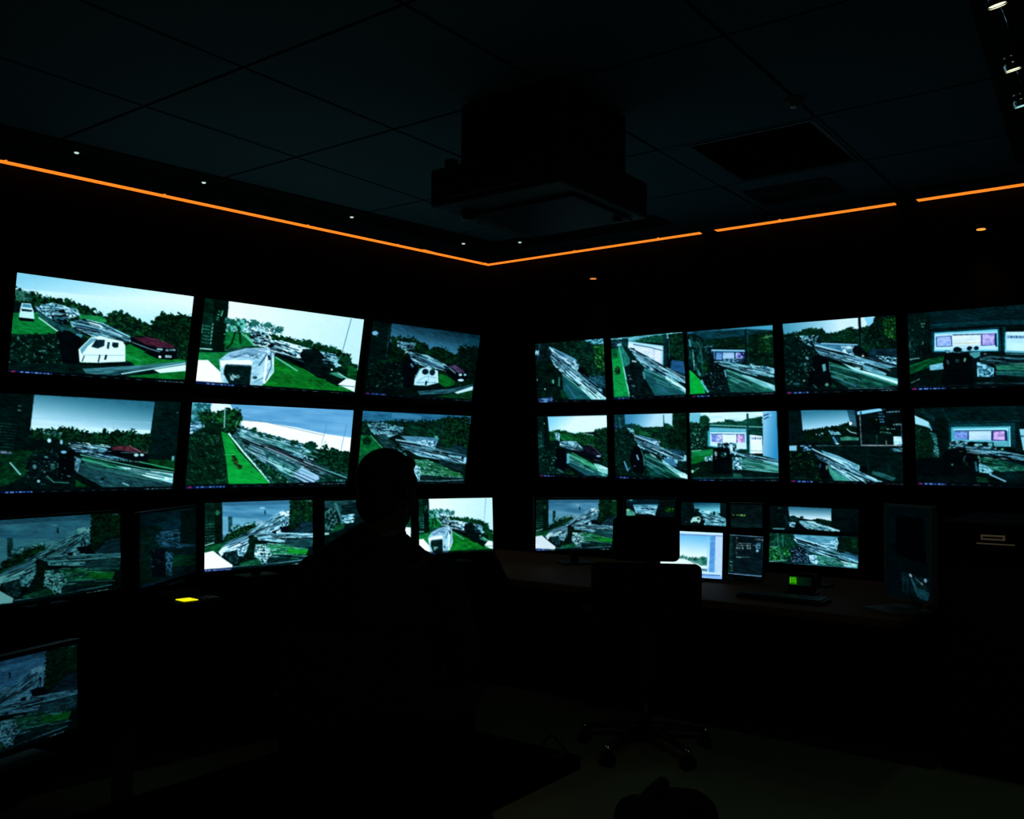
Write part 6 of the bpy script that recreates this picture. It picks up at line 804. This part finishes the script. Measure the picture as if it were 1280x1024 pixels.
slab('skirting', [mitre(1.4205), LP(5.55, 1.4205), LP(5.55, 1.432), mitre(1.432), RP(3.73, 1.432), RP(3.73, 1.4205)], .0, .06, 'metal', t)
for F, s in ((RP, 3.70), (RP, 2.2), (LP, 5.5), (LP, 3.9), (LP, 2.4)):
    p0, p1 = F(s, .95), F(s, 1.95); u = (F(s + 1, 0) - F(s, 0)) * .012; slab('end_support', [p0 - u, p0 + u, F(s, 1.398) + u, F(s, 1.398) - u], 0, DESK - .036, 'panel', t)

p = RP(4.255, .975)
t = thing('equipment_rack', 'tall black equipment rack at the far right beside the portrait monitor', 'rack', (p.x, p.y, 0), math.atan2(dR.y, dR.x))
bm = B(); box(bm, (0, 0, .57), (1.0, .90, 1.10), bev=.008); obj('cabinet', bm, 'void', t)
bm = B(); box(bm, (0, -.456, .52), (.94, .012, .80), bev=.003); obj('door', bm, 'bezel', t)
d = t.children[-1]; bm = B(); tube(bm, [(.33, -.462, .45), (.33, -.485, .46), (.33, -.485, .60), (.33, -.462, .61)], .006); obj('handle', bm, 'metal', d, True)
slot_m = mat('slot_painted_glow', (.2, .16, .1), .4, emit=(.028, .021, .012), es=1.0)  # weak glow painted into slot frame and ledge, which no lamp lights
RACKF = t
bm = B(); box(bm, (0, 0, 0), (.095, .01, .022)); fr = obj('slot_frame', bm, slot_m, t); fr.location = (-.275, -.456, 1.058)
bm = B(); box(bm, (0, -.006, 0), (.078, .006, .008)); obj('slot', bm, 'bezel', fr)
bm = B(); box(bm, (0, 0, 0), (.15, .012, .004)); ln = obj('ledge', bm, slot_m, t); ln.location = (-.265, -.458, 1.030)

def legs4(t, pts, z, r=.02, m='metal'):
    for p in pts: obj('leg', box(B(), (p[0], p[1], z / 2), (r * 2, r * 2, z)), m, t)
p = Vector((.16, 2.07, 0)); ang = math.atan2(dR.y, dR.x)
t = thing('side_table', 'black table with a pointed corner in the lower middle foreground', 'table', p, ang)
# local x = along the right wall, -y = towards the camera
bm = B(); box(bm, (-.275, -.5, .725), (.55, 1.0, .03), bev=.004); obj('tabletop', bm, 'leftdesk', t)
legs4(t, [(-.05, -.30), (-.50, -.06), (-.05, -.94), (-.50, -.94)], .71)
t = thing('near_desk', 'dark desk at the lower left that carries the nearest monitor', 'desk', (-1.45, 1.85, 0), 0)
bm = B(); box(bm, (0, 0, .725), (.98, 1.3, .03), bev=.004); obj('desktop', bm, 'leftdesk', t)
legs4(t, [(.44, .6), (-.44, .6), (.44, -.6), (-.44, -.6)], .71)
bm = B(); tube(bm, [(-.034 * math.cos(PI * k / 16), .012 * math.sin(PI * k / 8), .003 + .030 * math.sin(PI * k / 16)) for k in range(17)] + [(.036, -.03, .004), (.030, -.10, .004)], .0038, 10)
o = obj('power_cable', bm, 'black', None, True); tag(o, 'black cable looping up over the far corner of the foreground table', 'cable'); o.location = Vector((.16, 2.07, .741)) - dR * .062 + nR * .016; o.rotation_euler = (0, 0, ang)

# ---------------------------------------------------------------- office chairs
def chair(name, label, loc, yaw, head=False, arms=True, back_h=.50, bw=.50, bt=.92):
    t = thing(name, label, 'chair', loc, yaw)      # faces local +y
    bm = B(); box(bm, (0, .02, .455), (.50, .48, .09), bev=.035); obj('seat', bm, 'fabric', t, True)
    bm = B(); bz = bt - back_h / 2; box(bm, (0, -.255, bz), (bw, .07, back_h), Matrix.Rotation(.10, 3, 'X'), bev=.032)
    for v in bm.verts: v.co.y += -.9 * 0 + .55 * v.co.x ** 2
    obj('backrest', bm, 'fabric', t, True)
    bm = B(); box(bm, (0, -.275, .50), (.07, .03, .26), bev=.008); box(bm, (0, -.14, .40), (.07, .28, .025), bev=.008); obj('back_support', bm, 'black', t)
    if head:
        bm = B(); box(bm, (0, -.285, bt + .110), (.30, .06, .200), Matrix.Rotation(.06, 3, 'X'), bev=.028); hd = obj('headrest', bm, 'fabric', t, True)
        for sx in (-1, 1): bm = B(); cyl(bm, (sx * .05, -.29, bt - .03), (sx * .05, -.285, bt + .06), .008); obj('headrest_post', bm, 'metal', hd, True)
    if arms:
        for sx in (-1, 1):
            bm = B(); box(bm, (sx * .28, .0, .665), (.055, .27, .03), bev=.012); box(bm, (sx * .285, -.02, .54), (.03, .06, .24), bev=.008); box(bm, (sx * .25, -.02, .42), (.10, .06, .02), bev=.006); obj('armrest', bm, 'fabric', t)
    bm = B(); cyl(bm, (0, 0, .08), (0, 0, .27), .028, n=24); cyl(bm, (0, 0, .26), (0, 0, .41), .018, n=24); obj('gas_column', bm, 'metal', t, True)
    for k in range(5):
        a = 2 * PI * k / 5 + .35; c, s = math.cos(a), math.sin(a)
        bm = B(); tube(bm, [(0, 0, .115), (.1 * c, .1 * s, .112), (.2 * c, .2 * s, .100), (.30 * c, .30 * s, .082)], [.024, .02, .016, .013], 12); lg = obj('base_leg', bm, 'metal', t, True)
        bm = B(); ball(bm, (.306 * c, .306 * s, .085), (.016, .016, .014), 14); obj('end_cap', bm, 'chrome', lg, True)
        bm = B(); q = Vector((.305 * c, .305 * s, .028)); pv = Vector((-s, c, 0))
        for sd in (-1, 1): cyl(bm, q + pv * sd * .008, q + pv * sd * .026, .028, n=24)
        cyl(bm, q + pv * -.026, q + pv * .026, .007); ball(bm, q + Vector((0, 0, .030)), (.022, .022, .016), 12); cyl(bm, q + Vector((0, 0, .03)), q + Vector((0, 0, .062)), .007); obj('caster', bm, 'black', lg, True)
    return t
chair('headrest_chair', 'empty black office chair with a headrest, in front of the right console', (.65, 4.46, 0), math.radians(-8), head=True, back_h=.48)
chair('office_chair', 'dark armchair on casters that the person is sitting in', (-.40, 2.86, 0), math.radians(-8), back_h=.42, bt=.90, bw=.46)

# bag on the floor at the bottom of the frame
t = thing('bag', 'black bag with a raised handle at the bottom edge of the photo', 'bag', (.55, 3.28, 0), .35)
bm = B(); box(bm, (0, 0, .11), (.36, .20, .22), bev=.07); ball(bm, (.0, 0, .17), (.15, .085, .07), 20); obj('body', bm, 'fabric', t, True)
bm = B(); tube(bm, [(-.15, .02, .14), (-.12, .01, .19), (-.06, .0, .235), (-.015, 0, .262)], [.016, .02, .024, .022], 14); ball(bm, (-.015, 0, .262), (.024, .024, .022), 12); obj('handle', bm, 'black', t, True)
bm = B(); tube(bm, [(.14, -.07, .17), (.05, -.09, .215), (-.08, -.09, .20), (-.14, -.07, .15)], .008); obj('strap', bm, 'black', t, True)

# ---------------------------------------------------------------- things on the console
phone_y = mat('lit_yellow_display', (.2, .2, 0), .4, emit=(.95, .90, .0), es=1.0)
t = thing('desk_telephone', 'desk telephone with a bright yellow lit display, left part of the console', 'telephone', (-1.350, 3.845, DESK), math.radians(-42), None)
bm = B(); box(bm, (0, .03, .022), (.19, .22, .04), bev=.008); obj('body', bm, 'void', t)
o = obj('display', box(B(), (.02, 0, .0465), (.070, .062, .003)), phone_y, t); o['label'] = 'glowing yellow display'
bm = B(); box(bm, (-.075, .02, .058), (.045, .20, .03), bev=.012); obj('handset', bm, 'void', t)
bm = B()
for i in range(4):
    for j in range(3): box(bm, (-.005 + j * .026, .125 - i * .02, .044), (.018, .013, .006))
obj('keypad', bm, 'black', t)
gp = P_G = None
t = thing('intercom_unit', 'small dark desk unit with a green lit display under the two-picture monitor', 'intercom', (1.392, 4.45, DESK), math.radians(-30))
bm = B(); box(bm, (0, .03, .05), (.13, .06, .09), Matrix.Rotation(-.2, 3, 'X'), bev=.008); box(bm, (0, .02, .006), (.15, .10, .012), bev=.004); obj('body', bm, 'black', t)
class Dsp(Pic):
    pass
g = Pic([(0, 0), (104, 0), (104, 38), (0, 38)], (0, 0, 1), base=(2, 17, 8), dens=1)
g.fill([(2, 1), (36, 1), (36, 35), (2, 35)], (14, 92, 2), (30, 120, 4), (6, 6))
for x, y, ww, hh in ((4, 4, 5, 26), (13, 6, 5, 9), (20, 5, 9, 4), (20, 14, 4, 12), (28, 10, 4, 20), (12, 20, 6, 5)): g.fill([(x, y), (x + ww, y), (x + ww, y + hh), (x, y + hh)], (70, 190, 8))
g.fill([(36, 0), (104, 0), (104, 38), (36, 38)], (3, 30, 10), (1, 14, 10), g=(36, 0, 104, 0))
o = link('display', g.mesh('display', .104, .040), 'glow', t); o.location = (.0, -.012, .062); o.rotation_euler = (-.2, 0, 0); o['label'] = 'green glowing display'
t = thing('keyboard', 'dark keyboard lying on the console in front of the two-picture monitor', 'keyboard', tuple(RP(3.17, 1.80, DESK)), math.atan2(dR.y, dR.x))
bm = B(); box(bm, (0, 0, .009), (.40, .14, .016), bev=.004); obj('base', bm, 'black', t)
bm = B()
for i in range(5):
    for j in range(18): box(bm, (-.178 + j * .021, -.048 + i * .024, .0195), (.017, .019, .006))
o = obj('keys', bm, 'bezel', t)
# ---------------------------------------------------------------- the seated man (faces local +y; origin on the floor under the pelvis)
def cap(bm, p0, p1, r0, r1=None):
    r1 = r0 if r1 is None else r1; cyl(bm, p0, p1, r0, r1, 18); ball(bm, p0, (r0,) * 3, 18); ball(bm, p1, (r1,) * 3, 18)
def grown(name, bm, m, parent, vox, it=6):
    o = obj(name, bm, m, parent, True); r = o.modifiers.new('join', 'REMESH'); r.mode = 'VOXEL'; r.voxel_size = vox; r.use_smooth_shade = True
    s = o.modifiers.new('soften', 'SMOOTH'); s.factor = .5; s.iterations = it; return o
man = thing('person', 'person in a dark jacket seated with their back to the camera, facing the screens', 'person', (-.405, 2.80, 0), math.radians(-8))
HX, HZ = .030, 1.292           # head sits a little to the right of the torso's middle
hr = Matrix.Rotation(math.radians(-22), 3, 'Z')
def hp(x, y, z): v = hr @ Vector((x, y, 0)); return Vector((HX + v.x, .02 + v.y, HZ + z))
bm = B()
ball(bm, hp(0, -.012, .028), (.076, .098, .092), 28, hr); ball(bm, hp(0, .022, -.03), (.062, .074, .085), 24, hr); ball(bm, hp(0, .052, -.088), (.034, .034, .028), 16, hr)      # skull, face, chin
ball(bm, hp(0, .098, -.018), (.013, .020, .030), 12, hr); ball(bm, hp(0, .106, -.036), (.017, .014, .011), 12, hr)                                                       # nose
ball(bm, hp(0, .078, .022), (.052, .018, .012), 16, hr); ball(bm, hp(0, .086, -.062), (.026, .010, .006), 12, hr); ball(bm, hp(0, .085, -.071), (.023, .010, .007), 12, hr)   # brow, lips
for sx in (-1, 1):
    ball(bm, hp(sx * .040, .066, -.030), (.020, .020, .016), 12, hr); ball(bm, hp(sx * .081, -.002, -.012), (.009, .020, .032), 14, hr)                                      # cheeks, ears
cap(bm, (HX * .6, -.012, 1.13), (HX, -.004, 1.235), .066, .064)
ball(bm, (0, 0, .56), (.165, .125, .11), 22); ball(bm, (0, 0, .72), (.135, .10, .13), 22); ball(bm, (0, .0, .93), (.165, .11, .17), 24); cap(bm, (-.13, -.01, 1.055), (.13, -.01, 1.055), .065)
KN = {}
for sx in (-1, 1):
    sh, el, wr = Vector((sx * .182 + .006, -.01, 1.045)), Vector((sx * .255, .06, .78)), Vector((sx * .17, .29, .675))
    cap(bm, sh, el, .052, .041); cap(bm, el, wr, .040, .026)
    hip, kn, an = Vector((sx * .09, .0, .56)), Vector((sx * .14, .44, .535)), Vector((sx * .14, .47, .09))
    cap(bm, hip, kn, .085, .058); cap(bm, kn, an, .056, .036); cap(bm, an + Vector((0, .0, -.03)), an + Vector((sx * .01, .17, -.05)), .038, .03)
    d = Vector((-sx * .30, .92, -.22)).normalized(); side = d.cross(Vector((0, 0, 1))).normalized(); upv = side.cross(d).normalized(); pal = wr + d * .05
    rot = Matrix((side, d, upv)).transposed(); ball(bm, pal, (.041, .050, .017), 18, rot)
    for j, (off, ln) in enumerate(((-.030, .066), (-.010, .078), (.010, .072), (.029, .056))):
        a = pal + side * off + d * .038; b = a + d * ln * .45 - upv * .004; c = b + (d * .8 - upv * .6).normalized() * ln * .33; e = c + (d * .5 - upv * .86).normalized() * ln * .26
        cap(bm, a, b, .0092, .0086); cap(bm, b, c, .0086, .0080); cap(bm, c, e, .0080, .0070)
    ti = -1 if side.x * sx > 0 else 1
    a = pal + side * ti * .030 - d * .022; b = a + (side * ti * .8 + d * .6 - upv * .2).normalized() * .036; c = b + (side * ti * .3 + d * .9 - upv * .3).normalized() * .030
    cap(bm, a, b, .0125, .0105); cap(bm, b, c, .0105, .0085)
grown('body', bm, 'skin', man, .0055, 4)
bm = B()
for sx in (-1, 1): ball(bm, hp(sx * .031, .073, -.002), (.0125, .0125, .0125), 14)
obj('eyes', bm, mat('eye', (.25, .25, .25), .3), man, True)
bm = B(); ball(bm, hp(0, -.020, .038), (.0825, .103, .092), 28, hr); ball(bm, hp(0, -.060, -.030), (.070, .052, .075), 22, hr); ball(bm, hp(0, .055, .080), (.055, .035, .028), 18, hr)
for sx in (-1, 1): ball(bm, hp(sx * .066, .0, .02), (.018, .055, .045), 14, hr)
grown('hair', bm, 'hair', man, .006, 4)
bm = B()
ball(bm, (0, 0, .60), (.185, .150, .12), 22); ball(bm, (0, 0, .74), (.172, .135, .15), 22); ball(bm, (0, -.005, .93), (.205, .140, .18), 24)
cap(bm, (-.140, -.01, 1.035), (.150, -.01, 1.025), .075); cap(bm, (-.135, -.01, 1.070), (HX - .050, -.02, 1.140), .060, .062); cap(bm, (.165, -.01, 1.030), (HX + .03, -.02, 1.120), .058, .058); ball(bm, (HX * .7, -.02, 1.135), (.080, .072, .045), 20)
for sx in (-1, 1):
    sh, el, wr = Vector((sx * .190 + .008, -.01, 1.030)), Vector((sx * .262, .06, .78)), Vector((sx * .178, .275, .682))
    cap(bm, sh, el, .070, .056); cap(bm, el, wr, .055, .040)
grown('jacket', bm, 'suit', man, .009)
bm = B(); n = 28
for r0, z0, r1, z1 in ((.072, 1.128, .066, 1.172),):
    a = [bm.verts.new((HX * .8 + r0 * math.cos(2 * PI * k / n), -.012 + r0 * .95 * math.sin(2 * PI * k / n), z0)) for k in range(n)]; b = [bm.verts.new((HX * .8 + r1 * math.cos(2 * PI * k / n), -.008 + r1 * .95 * math.sin(2 * PI * k / n), z1 - .012 * math.sin(2 * PI * k / n))) for k in range(n)]
    for k in range(n): bm.faces.new((a[k], a[(k + 1) % n], b[(k + 1) % n], b[k]))
o = obj('shirt_collar', bm, 'shirt', man, True); sl = o.modifiers.new('thick', 'SOLIDIFY'); sl.thickness = .004
bm = B()
ball(bm, (0, .0, .555), (.185, .145, .095), 22)
for sx in (-1, 1):
    hip, kn, an = Vector((sx * .09, .0, .56)), Vector((sx * .14, .44, .535)), Vector((sx * .14, .47, .12)); cap(bm, hip, kn, .097, .070); cap(bm, kn, an, .069, .052)
grown('trousers', bm, 'suit', man, .009)
for sx in (-1, 1):
    bm = B(); ball(bm, (sx * .14, .47, .055), (.045, .06, .052), 16); ball(bm, (sx * .15, .57, .040), (.048, .11, .038), 18); box(bm, (sx * .147, .54, .012), (.085, .27, .024), bev=.01); grown('shoe', bm, 'black', man, .006)
